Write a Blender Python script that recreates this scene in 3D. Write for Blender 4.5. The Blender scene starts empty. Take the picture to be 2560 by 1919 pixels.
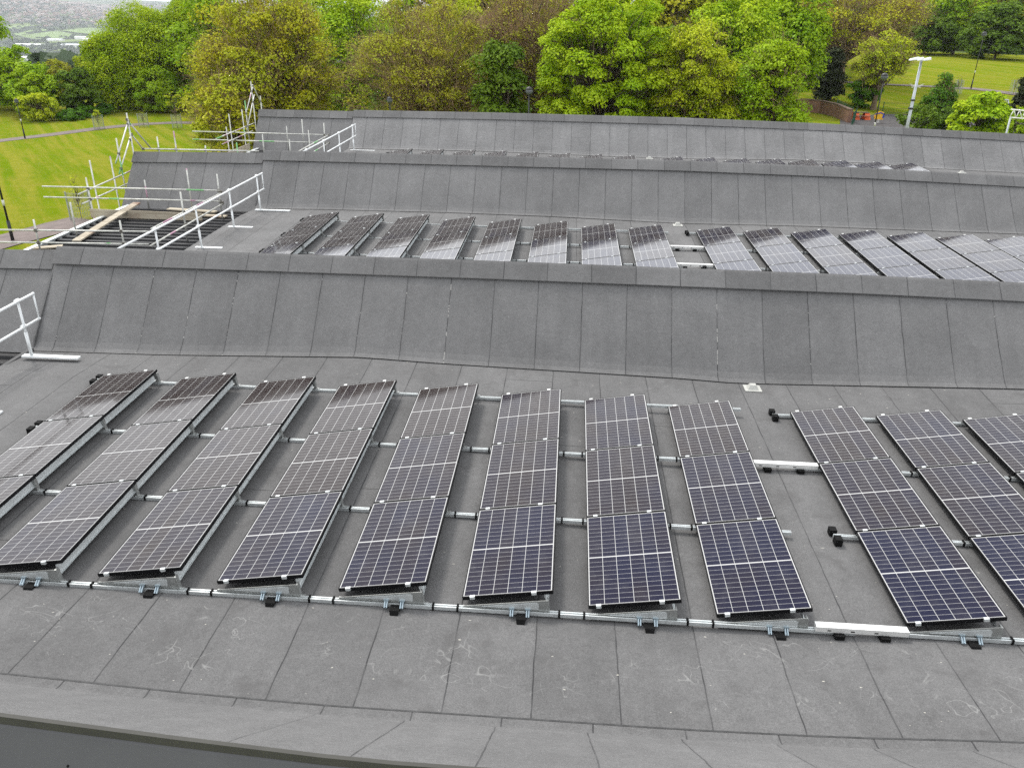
import bpy, math, random
import numpy as np
from mathutils import Vector, Matrix
R = math.radians
random.seed(7)
SC = bpy.context.scene
COL = SC.collection

# ------------------------------------------------------------------ camera
# World frame: X runs along the roof bays, Y runs across them away from the
# camera, Z up; z = 0 is the flat roof, the drone hovers CAMZ above it.
CAMZ = 6.15
FPX, CX, CY = 2000.0, 1280.0, 959.5
PITCH, ROLL, YAW = R(25.22), R(0.945), R(3.79)
_fw = Vector((0, math.cos(PITCH), -math.sin(PITCH)))
_r0 = Vector((1, 0, 0)); _u0 = _r0.cross(_fw)
_r = math.cos(ROLL) * _r0 + math.sin(ROLL) * _u0
_u = _r.cross(_fw)
_rz = Matrix.Rotation(YAW, 3, 'Z')
CF, CR, CU = _rz @ _fw, _rz @ _r, _rz @ _u
cam_d = bpy.data.cameras.new('camera'); cam = bpy.data.objects.new('camera', cam_d)
COL.objects.link(cam)
cam_d.sensor_width = 36; cam_d.lens = FPX / 2560 * 36
cam_d.clip_start = 0.1; cam_d.clip_end = 40000
m3 = Matrix((CR, CU, -CF)).transposed()
cam.matrix_world = Matrix.Translation((0, 0, CAMZ)) @ m3.to_4x4()
SC.camera = cam

def ray(px, py):
    return CF * FPX + CR * (px - CX) - CU * (py - CY)
def at_y(px, py, y):
    d = ray(px, py); p = d * (y / d.y); return (p.x, p.y, p.z + CAMZ)

# ------------------------------------------------------------------ light
SUN_EL, SUN_AZ = R(56), R(-38)      # azimuth measured from +Y, negative = left
W = bpy.data.worlds.new('World'); SC.world = W; W.use_nodes = True
nt = W.node_tree; nt.nodes.clear()
sky = nt.nodes.new('ShaderNodeTexSky'); sky.sky_type = 'NISHITA'; sky.sun_disc = False
sky.sun_elevation = SUN_EL; sky.sun_rotation = SUN_AZ
sky.air_density = 1.3; sky.dust_density = 4.0; sky.ozone_density = 1.0
hs = nt.nodes.new('ShaderNodeHueSaturation'); hs.inputs['Saturation'].default_value = 0.22
hs.inputs['Value'].default_value = 1.0
mx = nt.nodes.new('ShaderNodeMix'); mx.data_type = 'RGBA'; mx.inputs[0].default_value = 0.7
mx.inputs[7].default_value = (8.5, 8.7, 9.0, 1)      # the cloud sheet of an overcast day
bg = nt.nodes.new('ShaderNodeBackground'); bg.inputs[1].default_value = 0.15
ow = nt.nodes.new('ShaderNodeOutputWorld')
nt.links.new(sky.outputs[0], hs.inputs['Color']); nt.links.new(hs.outputs[0], mx.inputs[6])
nt.links.new(mx.outputs[2], bg.inputs[0]); nt.links.new(bg.outputs[0], ow.inputs[0])
sun_d = bpy.data.lights.new('sun', 'SUN'); sun_d.energy = 1.5; sun_d.angle = R(11)
sun_d.color = (1.0, 0.96, 0.90)
sun = bpy.data.objects.new('sun', sun_d); COL.objects.link(sun)
sd = Vector((math.sin(SUN_AZ) * math.cos(SUN_EL), math.cos(SUN_AZ) * math.cos(SUN_EL), math.sin(SUN_EL)))
sun.rotation_euler = sd.to_track_quat('Z', 'Y').to_euler()
SC.view_settings.view_transform = 'Standard'; SC.view_settings.look = 'None'
SC.view_settings.exposure = 0.66; SC.view_settings.gamma = 1
SC.view_settings.use_curve_mapping = False
SC.render.engine = 'CYCLES'
SC.cycles.use_denoising = False; SC.cycles.use_adaptive_sampling = False
SC.cycles.max_bounces = 6; SC.cycles.transparent_max_bounces = 6
SC.cycles.volume_bounces = 0

# ------------------------------------------------------------------ helpers
def setp(o, label=None, cat=None, group=None, kind=None):
    if label: o['label'] = label
    if cat: o['category'] = cat
    if group: o['group'] = group
    if kind: o['kind'] = kind
    return o
def empty(name, loc, label, cat, group=None, rot=None):
    o = bpy.data.objects.new(name, None); COL.objects.link(o); o.location = loc
    o.empty_display_size = 0.2
    if rot: o.rotation_euler = rot
    return setp(o, label, cat, group)
def dup(o, parent=None):
    c = o.copy(); COL.objects.link(c)
    if parent is not None: c.parent = parent
    for ch in list(o.children): dup(ch, c)
    return c
def mesh_np(name, V, F, mat, parent=None, smooth=False):
    """V (n,3) array, F (m,k) array with a constant k"""
    V = np.asarray(V, np.float32); F = np.asarray(F, np.int32); k = F.shape[1]
    me = bpy.data.meshes.new(name)
    me.vertices.add(len(V)); me.vertices.foreach_set('co', V.ravel())
    me.loops.add(F.size); me.loops.foreach_set('vertex_index', F.ravel())
    me.polygons.add(len(F)); me.polygons.foreach_set('loop_start', np.arange(0, F.size, k, dtype=np.int32))
    if smooth: me.polygons.foreach_set('use_smooth', np.ones(len(F), bool))
    me.update(calc_edges=True); me.materials.append(mat)
    o = bpy.data.objects.new(name, me); COL.objects.link(o)
    if parent is not None: o.parent = parent
    return o
class MB:
    def __init__(s): s.v = []; s.f = []
    def add(s, vs, fs):
        n = len(s.v); s.v += [tuple(v) for v in vs]; s.f += [tuple(i + n for i in f) for f in fs]; return s
    def box(s, x0, x1, y0, y1, z0, z1):
        return s.add([(x0,y0,z0),(x1,y0,z0),(x1,y1,z0),(x0,y1,z0),(x0,y0,z1),(x1,y0,z1),(x1,y1,z1),(x0,y1,z1)],
                     [(0,3,2,1),(4,5,6,7),(0,1,5,4),(1,2,6,5),(2,3,7,6),(3,0,4,7)])
    def hexa(s, p):   # 8 points ordered like box
        return s.add(p, [(0,3,2,1),(4,5,6,7),(0,1,5,4),(1,2,6,5),(2,3,7,6),(3,0,4,7)])
    def prism(s, poly, axis, t0, t1):
        """poly: 2D points in the two other axes (in xyz order), extruded along axis"""
        n = len(poly); vs = []
        for t in (t0, t1):
            for (p, q) in poly:
                vs.append({'x': (t, p, q), 'y': (p, t, q), 'z': (p, q, t)}[axis])
        fs = [tuple(range(n)), tuple(range(2*n-1, n-1, -1))] + [(i, n+i, n+(i+1) % n, (i+1) % n) for i in range(n)]
        return s.add(vs, fs)
    def tube(s, p, q, r, n=8, r2=None, cap=True):
        p = Vector(p); q = Vector(q); r2 = r if r2 is None else r2
        d = (q - p).normalized(); a = Vector((0, 0, 1)) if abs(d.z) < 0.9 else Vector((1, 0, 0))
        e = d.cross(a).normalized(); g = d.cross(e)
        vs = [p + (e*math.cos(t)+g*math.sin(t))*r for t in [2*math.pi*i/n for i in range(n)]]
        vs += [q + (e*math.cos(t)+g*math.sin(t))*r2 for t in [2*math.pi*i/n for i in range(n)]]
        fs = [(i, (i+1) % n, n+(i+1) % n, n+i) for i in range(n)]
        if cap: fs += [tuple(range(n-1, -1, -1)), tuple(range(n, 2*n))]
        return s.add(vs, fs)
    def path(s, pts, r, n=8):
        for a, b in zip(pts, pts[1:]): s.tube(a, b, r, n)
        return s
    def ball(s, c, r, n=10, m=7, sz=1.0):
        vs = []; fs = []
        for j in range(m+1):
            ph = math.pi*j/m
            for i in range(n):
                t = 2*math.pi*i/n
                vs.append((c[0]+r*math.sin(ph)*math.cos(t), c[1]+r*math.sin(ph)*math.sin(t), c[2]+r*sz*math.cos(ph)))
        for j in range(m):
            for i in range(n):
                fs.append((j*n+i, (j+1)*n+i, (j+1)*n+(i+1) % n, j*n+(i+1) % n))
        return s.add(vs, fs)
    def build(s, name, mat, parent=None, smooth=False, local=True):
        """vertices are world positions; moved into the parent's frame when it is unrotated"""
        me = bpy.data.meshes.new(name)
        off = Vector((0, 0, 0))
        if parent is not None and local: 
            pr = parent
            while pr is not None: off += pr.location; pr = pr.parent
        me.from_pydata([tuple(Vector(v) - off) for v in s.v], [], s.f)
        if smooth: me.polygons.foreach_set('use_smooth', [True]*len(me.polygons))
        me.materials.append(mat); me.update()
        o = bpy.data.objects.new(name, me); COL.objects.link(o)
        if parent is not None: o.parent = parent
        return o

# ------------------------------------------------------------------ materials
def newmat(name):
    m = bpy.data.materials.new(name); m.use_nodes = True
    t = m.node_tree; t.nodes.clear()
    o = t.nodes.new('ShaderNodeOutputMaterial'); b = t.nodes.new('ShaderNodeBsdfPrincipled')
    t.links.new(b.outputs[0], o.inputs[0]); return m, t, b
class G:
    """tiny node-graph writer"""
    def __init__(s, t): s.t = t
    def val(s, sock, v):
        if isinstance(v, bpy.types.NodeSocket): s.t.links.new(v, sock)
        else: sock.default_value = v
    def m(s, op, a, b=0.0, c=0.0):
        n = s.t.nodes.new('ShaderNodeMath'); n.operation = op
        s.val(n.inputs[0], a); s.val(n.inputs[1], b); s.val(n.inputs[2], c); return n.outputs[0]
    def mixc(s, f, a, b, blend='MIX'):
        n = s.t.nodes.new('ShaderNodeMix'); n.data_type = 'RGBA'; n.blend_type = blend
        s.val(n.inputs[0], f)
        for i, c in ((6, a), (7, b)):
            s.val(n.inputs[i], c if isinstance(c, bpy.types.NodeSocket) else (*c, 1))
        return n.outputs[2]
    def pos(s): return s.t.nodes.new('ShaderNodeNewGeometry').outputs['Position']
    def obj(s): return s.t.nodes.new('ShaderNodeTexCoord').outputs['Object']
    def xyz(s, v):
        n = s.t.nodes.new('ShaderNodeSeparateXYZ'); s.t.links.new(v, n.inputs[0]); return n.outputs
    def comb(s, x, y, z):
        n = s.t.nodes.new('ShaderNodeCombineXYZ'); s.val(n.inputs[0], x); s.val(n.inputs[1], y); s.val(n.inputs[2], z); return n.outputs[0]
    def noise(s, v, sc, det=3.0, rough=0.5, out=0, dist=0.0):
        n = s.t.nodes.new('ShaderNodeTexNoise'); s.t.links.new(v, n.inputs['Vector'])
        n.inputs['Scale'].default_value = sc; n.inputs['Detail'].default_value = det
        n.inputs['Roughness'].default_value = rough; n.inputs['Distortion'].default_value = dist
        return n.outputs[out]
    def white(s, w):
        n = s.t.nodes.new('ShaderNodeTexWhiteNoise'); n.noise_dimensions = '1D'; s.val(n.inputs['W'], w); return n.outputs[0]
    def rng(s, x, a, b, c, d):
        n = s.t.nodes.new('ShaderNodeMapRange'); s.val(n.inputs[0], x)
        for i, q in enumerate((a, b, c, d)): n.inputs[i+1].default_value = q
        return n.outputs[0]
    def bump(s, h, st, dist, b):
        n = s.t.nodes.new('ShaderNodeBump'); n.inputs['Strength'].default_value = st; n.inputs['Distance'].default_value = dist
        s.t.links.new(h, n.inputs['Height']); s.t.links.new(n.outputs[0], b.inputs['Normal'])
def simple(name, col, rough=0.6, metal=0.0, var=0.12, scale=6.0, spec=0.5):
    m, t, b = newmat(name); g = G(t)
    n = g.noise(g.pos(), scale, 4)
    k = g.rng(n, 0.3, 0.7, 1-var, 1+var)
    c = g.mixc(1.0, col, g.comb(k, k, k), 'MULTIPLY')
    t.links.new(c, b.inputs['Base Color']); b.inputs['Roughness'].default_value = rough
    b.inputs['Metallic'].default_value = metal; b.inputs['Specular IOR Level'].default_value = spec
    return m

def felt(name, x0, base=0.135, seams=True, laps=False, scuff=False, chalk=False, wrinkle=0.0, pitch=0.862, tonev=0.07, fadeleft=False):
    m, t, b = newmat(name); g = G(t)
    p = g.pos(); X, Y, Z = g.xyz(p)
    wob = g.m('MULTIPLY', g.m('SUBTRACT', g.noise(p, 2.5, 3), 0.5), 0.03)
    xs = g.m('DIVIDE', g.m('SUBTRACT', g.m('ADD', X, wob), x0), pitch)
    cell = g.m('FLOOR', g.m('ADD', xs, 0.5)); dx = g.m('ABSOLUTE', g.m('SUBTRACT', xs, cell))
    roll = g.m('FLOOR', xs)
    rnd = g.white(roll)
    tone = g.rng(rnd, 0, 1, 1-tonev, 1+tonev) if seams else 1.0
    blot = g.rng(g.noise(p, 0.7, 6, 0.65), 0.32, 0.68, 0.86, 1.13)
    fine = g.m('MULTIPLY', g.rng(g.noise(p, 90.0, 2, 0.7), 0.3, 0.7, 0.72, 1.28), g.rng(g.noise(p, 30.0, 2, 0.7), 0.3, 0.7, 0.90, 1.10))
    mid = g.rng(g.noise(p, 9.0, 4, 0.65), 0.3, 0.7, 0.93, 1.07)
    streak = g.rng(g.noise(g.comb(g.m('MULTIPLY', X, 5.0), g.m('MULTIPLY', Y, 0.5), g.m('MULTIPLY', Z, 0.5)), 1.0, 3), 0.3, 0.7, 0.95, 1.05)
    k = g.m('MULTIPLY', g.m('MULTIPLY', g.m('MULTIPLY', tone, blot), g.m('MULTIPLY', fine, mid)), streak)
    k = g.m('MULTIPLY', k, base)
    col = g.comb(g.m('MULTIPLY', k, 1.0), g.m('MULTIPLY', k, 0.99), g.m('MULTIPLY', k, 0.985))
    if seams:
        patch = g.rng(g.noise(g.comb(cell, g.m('MULTIPLY', Y, 1.2), g.m('MULTIPLY', Z, 1.2)), 1.7, 3), 0.35, 0.6, 0.45, 1.0)
        if fadeleft: patch = g.m('MULTIPLY', patch, g.rng(X, -2.9, -1.8, 0.10, 0.8))
        ln = g.m('MULTIPLY', g.m('LESS_THAN', dx, 0.0085), patch)
        halo = g.m('MULTIPLY', g.rng(dx, 0.0, 0.05, 0.16, 0.0), patch)
        col = g.mixc(halo, col, (0.06, 0.06, 0.06)); col = g.mixc(g.m('MULTIPLY', ln, 0.85), col, (0.022, 0.022, 0.023))
        if scuff:   # white lap tape showing at some laps
            w = g.noise(g.comb(g.m('MULTIPLY', cell, 3.7), g.m('MULTIPLY', Z, 7.0), 0.0), 1.3, 4, 0.75)
            w = g.m('GREATER_THAN', g.m('MULTIPLY', w, g.rng(g.white(g.m('ADD', cell, 40.0)), 0, 1, 0.90, 1.14)), 0.62)
            w = g.m('MULTIPLY', w, g.m('LESS_THAN', dx, 0.007))
            col = g.mixc(g.m('MULTIPLY', w, 0.6), col, (0.5, 0.49, 0.46))
    if laps:
        yy = g.m('DIVIDE', g.m('ADD', Y, g.m('MULTIPLY', rnd, 11.0)), 11.0)
        dy = g.m('ABSOLUTE', g.m('SUBTRACT', yy, g.m('FLOOR', g.m('ADD', yy, 0.5))))
        col = g.mixc(g.m('MULTIPLY', g.m('LESS_THAN', dy, 0.0009), 0.6), col, (0.03, 0.03, 0.03))
        st = g.rng(g.noise(p, 1.5, 6, 0.72, dist=0.5), 0.53, 0.68, 0.0, 0.5)
        col = g.mixc(st, col, (0.065, 0.063, 0.062))
        red = g.m('MULTIPLY', g.m('LESS_THAN', g.m('ABSOLUTE', g.m('SUBTRACT', X, 3.92)), 0.06), g.m('LESS_THAN', dx, 0.012))
        red = g.m('MULTIPLY', red, g.m('LESS_THAN', Y, 6.9))
        col = g.mixc(g.m('MULTIPLY', red, 0.75), col, (0.13, 0.035, 0.02))
    if chalk:
        cv = g.noise(p, 1.35, 2, 0.5, dist=1.6); cv2 = g.noise(g.comb(Y, X, Z), 1.8, 2, 0.5, dist=1.2)
        lc = g.m('MAXIMUM', g.rng(g.m('ABSOLUTE', g.m('SUBTRACT', cv, 0.5)), 0.0, 0.009, 1, 0),
                 g.rng(g.m('ABSOLUTE', g.m('SUBTRACT', cv2, 0.47)), 0.0, 0.007, 1, 0))
        msk = g.rng(g.noise(p, 1.6, 3, 0.6), 0.49, 0.60, 0, 1)
        fl = g.m('GREATER_THAN', g.noise(g.comb(g.m('MULTIPLY', X, 1.0), g.m('MULTIPLY', Y, 2.2), Z), 13.0, 1), 0.795)
        col = g.mixc(g.m('MULTIPLY', fl, 0.6), col, (0.6, 0.58, 0.5))
        band = g.m('MULTIPLY', g.m('GREATER_THAN', Y, 5.85), g.m('LESS_THAN', Y, 6.85))
        col = g.mixc(g.m('MULTIPLY', g.m('MULTIPLY', lc, msk), g.m('MULTIPLY', band, 0.23)), col, (0.5, 0.5, 0.48))
    t.links.new(col, b.inputs['Base Color'])
    b.inputs['Roughness'].default_value = 0.88; b.inputs['Specular IOR Level'].default_value = 0.35
    h = g.m('ADD', g.m('MULTIPLY', fine, 0.5), g.m('MULTIPLY', g.noise(p, 1.3, 3), 3.0 if wrinkle else 1.0))
    if wrinkle:
        wr = g.noise(g.comb(g.m('MULTIPLY', X, 0.9), 0.0, g.m('MULTIPLY', Z, 5.0)), 1.6, 3, 0.6, dist=0.6)
        h = g.m('ADD', h, g.m('MULTIPLY', g.rng(g.m('ABSOLUTE', g.m('SUBTRACT', wr, 0.5)), 0, 0.03, 1, 0), 2.0*wrinkle))
    if seams: h = g.m('ADD', h, g.m('MULTIPLY', g.m('FRACT', xs), 0.6))
    g.bump(h, 0.35, 0.012, b)
    return m

M = {}
M['flat1'] = felt('felt_flat', -3.585+0.0, base=0.112, laps=True, chalk=True)
M['flat2'] = felt('felt_flat_far', 0.30, laps=True, base=0.122)
M['slope1'] = felt('felt_slope', 0.36, scuff=True, base=0.126)
M['slope2'] = felt('felt_slope_b', 0.34, base=0.138)
M['slope3'] = felt('felt_slope_c', -0.87, base=0.172, wrinkle=1.0, pitch=0.885)
M['slopeL'] = felt('felt_slope_end', -12.4, base=0.142, pitch=1.0)
M['cap'] = felt('felt_cap', -0.34, base=0.116, tonev=0.12)
M['cap_top'] = felt('felt_cap_plain', -0.34, base=0.10, pitch=3.1, tonev=0.04)
M['back'] = felt('felt_back', -1.32, base=0.128, tonev=0.03, fadeleft=True)
M['strip'] = felt('felt_strip', -1.27, base=0.114, tonev=0.06)
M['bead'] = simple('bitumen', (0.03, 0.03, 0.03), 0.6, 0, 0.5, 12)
M['fascia'] = simple('grey_fascia', (0.044, 0.045, 0.046), 0.55, 0.0, 0.08, 3)
M['trim'] = simple('dark_trim', (0.035, 0.034, 0.028), 0.7)
M['deck'] = simple('black_deck', (0.013, 0.013, 0.014), 0.5, 0.0, 0.4, 2.2, 0.25)
M['galv'] = simple('galvanised', (0.60, 0.63, 0.63), 0.42, 0.5, 0.10, 14)
M['plate'] = simple('bracket_plate', (0.33, 0.34, 0.33), 0.42, 0.6, 0.12, 12)
M['zinc'] = simple('zinc_bolt', (0.35, 0.42, 0.46), 0.3, 0.8, 0.1)
M['alu'] = simple('pale_aluminium', (0.74, 0.74, 0.72), 0.4, 0.25, 0.06, 10)
M['rubber'] = simple('black_rubber', (0.006, 0.006, 0.006), 0.8, spec=0.15)
M['frame'] = simple('black_frame', (0.006, 0.006, 0.007), 0.5, spec=0.15)
M['white_metal'] = simple('white_coated_steel', (0.72, 0.74, 0.74), 0.45, 0.1, 0.06)
M['brick'] = simple('brick_wall', (0.13, 0.085, 0.06), 0.9)
M['outlet'] = simple('pale_outlet', (0.42, 0.42, 0.39), 0.6)
M['rooflight'] = simple('pale_rooflight', (0.30, 0.37, 0.36), 0.4)
M['asphalt'] = simple('dark_asphalt', (0.055, 0.05, 0.05), 0.95, 0, 0.25, 1.5)
M['path'] = simple('path_asphalt', (0.15, 0.12, 0.11), 0.95, 0, 0.2, 1.5)
M['black_post'] = simple('black_post', (0.012, 0.013, 0.014), 0.5)
M['pale'] = simple('pale_band', (0.6, 0.6, 0.55), 0.6)
M['mast'] = simple('mast_steel', (0.42, 0.45, 0.48), 0.5, 0.3)
M['globe'] = simple('lamp_globe', (0.10, 0.11, 0.12), 0.25)
M['green_fence'] = simple('green_fence', (0.01, 0.07, 0.035), 0.6)
M['orange'] = simple('orange_board', (0.60, 0.10, 0.02), 0.6)
M['yellow'] = simple('yellow_board', (0.75, 0.42, 0.02), 0.5)
M['blue'] = simple('blue_board', (0.03, 0.06, 0.35), 0.5)
M['skyblue'] = simple('pale_blue_plastic', (0.25, 0.48, 0.62), 0.4)
M['redp'] = simple('red_plastic', (0.45, 0.03, 0.04), 0.5)
M['bark'] = simple('bark', (0.10, 0.075, 0.05), 0.95, 0, 0.35, 3)
M['bark_pale'] = simple('pale_bark', (0.16, 0.115, 0.07), 0.95, 0, 0.3, 3)
M['twig'] = simple('twig', (0.30, 0.20, 0.11), 0.95, 0, 0.3, 3)
M['shed'] = simple('white_cladding', (0.75, 0.75, 0.74), 0.6)
M['guard'] = simple('mesh_guard', (0.30, 0.33, 0.28), 0.7)

# scaffold tube: galvanised with bands of green and pink paint
m, t, b = newmat('scaffold_tube'); g = G(t); p = g.pos()
n1 = g.noise(p, 0.9, 1); n2 = g.noise(g.comb(*[g.xyz(p)[i] for i in (1, 2, 0)]), 0.9, 1)
c = g.mixc(g.rng(g.noise(p, 5, 4), 0.3, 0.7, 0, 1), (0.38, 0.38, 0.35), (0.62, 0.62, 0.57))
c = g.mixc(g.m('MULTIPLY', g.m('GREATER_THAN', n1, 0.68), 0.8), c, (0.10, 0.42, 0.10))
c = g.mixc(g.m('MULTIPLY', g.m('GREATER_THAN', n2, 0.67), 0.7), c, (0.36, 0.12, 0.24))
t.links.new(c, b.inputs['Base Color']); b.inputs['Metallic'].default_value = 0.25; b.inputs['Roughness'].default_value = 0.45
M['scaf'] = m
M['coupler'] = simple('scaffold_coupler', (0.16, 0.15, 0.13), 0.6, 0.5)
m, t, b = newmat('scaffold_timber'); g = G(t); p = g.pos(); X, Y, Z = g.xyz(p)
n1 = g.noise(g.comb(g.m('MULTIPLY', X, 0.6), g.m('MULTIPLY', Y, 3.0), g.m('MULTIPLY', Z, 9.0)), 2.0, 5, 0.6)
c = g.mixc(g.rng(n1, 0.3, 0.7, 0, 1), (0.25, 0.21, 0.15), (0.46, 0.41, 0.32))
c = g.mixc(g.rng(g.noise(p, 1.1, 4, 0.6), 0.56, 0.72, 0, 0.8), c, (0.16, 0.055, 0.03))
t.links.new(c, b.inputs['Base Color']); b.inputs['Roughness'].default_value = 0.85
M['timber'] = m

# solar glass (object coordinates: x 0..PW across, y 0..PL along)
PW, PL = 1.03, 1.735
m, t, b = newmat('solar_cells'); g = G(t); X, Y, Z = g.xyz(g.obj())
u = g.m('DIVIDE', g.m('SUBTRACT', X, 0.020), (PW-0.04)/6)
du = g.m('MULTIPLY', g.m('ABSOLUTE', g.m('SUBTRACT', u, g.m('FLOOR', g.m('ADD', u, 0.5)))), (PW-0.04)/6)
yc = g.m('SUBTRACT', g.m('ABSOLUTE', g.m('SUBTRACT', Y, PL/2)), 0.008)
ch = (PL/2-0.008-0.022)/10
v = g.m('DIVIDE', yc, ch)
dv = g.m('MULTIPLY', g.m('ABSOLUTE', g.m('SUBTRACT', v, g.m('FLOOR', g.m('ADD', v, 0.5)))), ch)
line = g.m('MAXIMUM', g.m('LESS_THAN', du, 0.0026), g.m('LESS_THAN', dv, 0.0014))
line = g.m('MAXIMUM', line, g.m('LESS_THAN', yc, 0.001))
edge = g.m('MAXIMUM', g.m('MAXIMUM', g.m('LESS_THAN', X, 0.019), g.m('GREATER_THAN', X, PW-0.019)),
           g.m('MAXIMUM', g.m('LESS_THAN', Y, 0.019), g.m('GREATER_THAN', Y, PL-0.019)))
line = g.m('MAXIMUM', line, edge)
oi = t.nodes.new('ShaderNodeObjectInfo')
cu = g.white(g.m('ADD', g.m('FLOOR', u), g.m('MULTIPLY', oi.outputs['Random'], 97.0)))
bus = g.m('ABSOLUTE', g.m('SUBTRACT', g.m('FRACT', g.m('MULTIPLY', u, 9.0)), 0.5))
bus = g.m('MULTIPLY', g.m('LESS_THAN', bus, 0.06), 0.25)
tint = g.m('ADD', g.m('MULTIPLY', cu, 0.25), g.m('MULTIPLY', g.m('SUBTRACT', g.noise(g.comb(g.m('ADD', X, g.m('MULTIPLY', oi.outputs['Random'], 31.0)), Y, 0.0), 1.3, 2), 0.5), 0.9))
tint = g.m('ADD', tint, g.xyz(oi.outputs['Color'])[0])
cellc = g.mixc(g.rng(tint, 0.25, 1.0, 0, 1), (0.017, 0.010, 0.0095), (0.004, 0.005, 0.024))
cellc = g.mixc(bus, cellc, (0.06, 0.06, 0.06))
cellc = g.mixc(g.rng(g.noise(g.obj(), 2.6, 6, 0.7), 0.50, 0.78, 0, 0.07), cellc, (0.40, 0.39, 0.36))
c = g.mixc(line, cellc, (0.45, 0.45, 0.44))
t.nodes.remove(b); out = [n for n in t.nodes if n.type == 'OUTPUT_MATERIAL'][0]
lw = t.nodes.new('ShaderNodeLayerWeight'); lw.inputs[0].default_value = 0.5
fr = g.m('MINIMUM', g.m('ADD', g.m('MULTIPLY', g.m('POWER', lw.outputs['Facing'], 4.0), 0.88), 0.004), 1.0)
df = t.nodes.new('ShaderNodeBsdfDiffuse'); t.links.new(c, df.inputs[0])
gl = t.nodes.new('ShaderNodeBsdfGlossy'); gl.inputs['Color'].default_value = (1, 1, 1, 1)
g.val(gl.inputs['Roughness'], g.rng(g.noise(g.obj(), 2.2, 4), 0.3, 0.7, 0.05, 0.10))
ms = t.nodes.new('ShaderNodeMixShader'); t.links.new(fr, ms.inputs[0]); t.links.new(df.outputs[0], ms.inputs[1]); t.links.new(gl.outputs[0], ms.inputs[2])
t.links.new(ms.outputs[0], out.inputs[0])
M['cells'] = m

def leafmat(name, c1, c2, c3=None, tr=0.25, nscale=0.35, rnd=0.8):
    m, t, b = newmat(name); g = G(t); t.nodes.remove(b)
    out = [n for n in t.nodes if n.type == 'OUTPUT_MATERIAL'][0]
    geo = t.nodes.new('ShaderNodeNewGeometry')
    r1 = geo.outputs['Random Per Island']
    c = g.mixc(g.m('MULTIPLY', r1, rnd), c1, c2)
    n = g.rng(g.noise(geo.outputs['Position'], nscale, 3), 0.38, 0.62, 0, 1)
    if c3: c = g.mixc(g.m('MULTIPLY', n, 0.75), c, c3)
    d = t.nodes.new('ShaderNodeBsdfDiffuse'); tl = t.nodes.new('ShaderNodeBsdfTranslucent'); gl = t.nodes.new('ShaderNodeBsdfGlossy')
    gl.inputs['Roughness'].default_value = 0.45; gl.inputs['Color'].default_value = (1, 1, 1, 1)
    t.links.new(c, d.inputs[0]); t.links.new(c, tl.inputs[0])
    mxs = t.nodes.new('ShaderNodeMixShader'); mxs.inputs[0].default_value = tr
    t.links.new(d.outputs[0], mxs.inputs[1]); t.links.new(tl.outputs[0], mxs.inputs[2])
    m2 = t.nodes.new('ShaderNodeMixShader'); m2.inputs[0].default_value = 0.010
    t.links.new(mxs.outputs[0], m2.inputs[1]); t.links.new(gl.outputs[0], m2.inputs[2])
    t.links.new(m2.outputs[0], out.inputs[0]); return m
LM = {
 'maple': leafmat('leaf_bright', (0.34, 0.49, 0.010), (0.23, 0.40, 0.008), (0.44, 0.54, 0.016), rnd=1.0),
 'green': leafmat('leaf_green', (0.25, 0.40, 0.006), (0.16, 0.31, 0.005), (0.33, 0.45, 0.008)),
 'dark': leafmat('leaf_dark', (0.11, 0.19, 0.010), (0.16, 0.24, 0.014), (0.08, 0.15, 0.012)),
 'yellow': leafmat('leaf_yellowgreen', (0.48, 0.52, 0.018), (0.36, 0.45, 0.012), (0.32, 0.42, 0.010)),
 'olive': leafmat('leaf_olive', (0.47, 0.42, 0.016), (0.38, 0.42, 0.012), (0.32, 0.39, 0.012)),
 'brown': leafmat('leaf_bronze', (0.40, 0.34, 0.030), (0.34, 0.38, 0.016), (0.32, 0.38, 0.016)),
 'willow': leafmat('leaf_willow', (0.42, 0.51, 0.006), (0.30, 0.43, 0.004), (0.23, 0.36, 0.004)),
 'conifer': leafmat('leaf_conifer', (0.030, 0.044, 0.016), (0.052, 0.060, 0.022), (0.034, 0.044, 0.018), tr=0.1),
 'bush': leafmat('leaf_bush', (0.10, 0.22, 0.008), (0.065, 0.17, 0.008), None),
}

# lawn
m, t, b = newmat('lawn_grass'); g = G(t); p = g.pos(); X, Y, Z = g.xyz(p)
n1 = g.rng(g.noise(p, 0.06, 4), 0.35, 0.65, 0, 1); n2 = g.rng(g.noise(p, 1.3, 5, 0.7), 0.3, 0.7, 0, 1)
s = g.m('ADD', g.m('MULTIPLY', X, 0.80), g.m('MULTIPLY', Y, 0.60))
st = g.noise(g.comb(g.m('MULTIPLY', g.m('SUBTRACT', g.m('MULTIPLY', X, 0.60), g.m('MULTIPLY', Y, 0.80)), 0.03), g.m('MULTIPLY', s, 0.75), 0.0), 1.0, 3, 0.6)
c = g.mixc(n1, (0.130, 0.190, 0.006), (0.175, 0.215, 0.010))
c = g.mixc(g.rng(st, 0.43, 0.57, 0, 0.9), c, (0.25, 0.235, 0.030))
c = g.mixc(g.m('MULTIPLY', n2, 0.5), c, (0.075, 0.135, 0.004))
c = g.mixc(g.rng(g.noise(p, 0.35, 5, 0.7), 0.52, 0.66, 0, 0.5), c, (0.22, 0.20, 0.03))
c = g.mixc(g.m('GREATER_THAN', g.noise(p, 9.0, 2), 0.73), c, (0.45, 0.45, 0.38))
t.links.new(c, b.inputs['Base Color']); b.inputs['Roughness'].default_value = 1.0; b.inputs['Specular IOR Level'].default_value = 0.0
g.bump(g.noise(p, 14.0, 4, 0.7), 0.9, 0.08, b)
M['lawn'] = m
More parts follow.
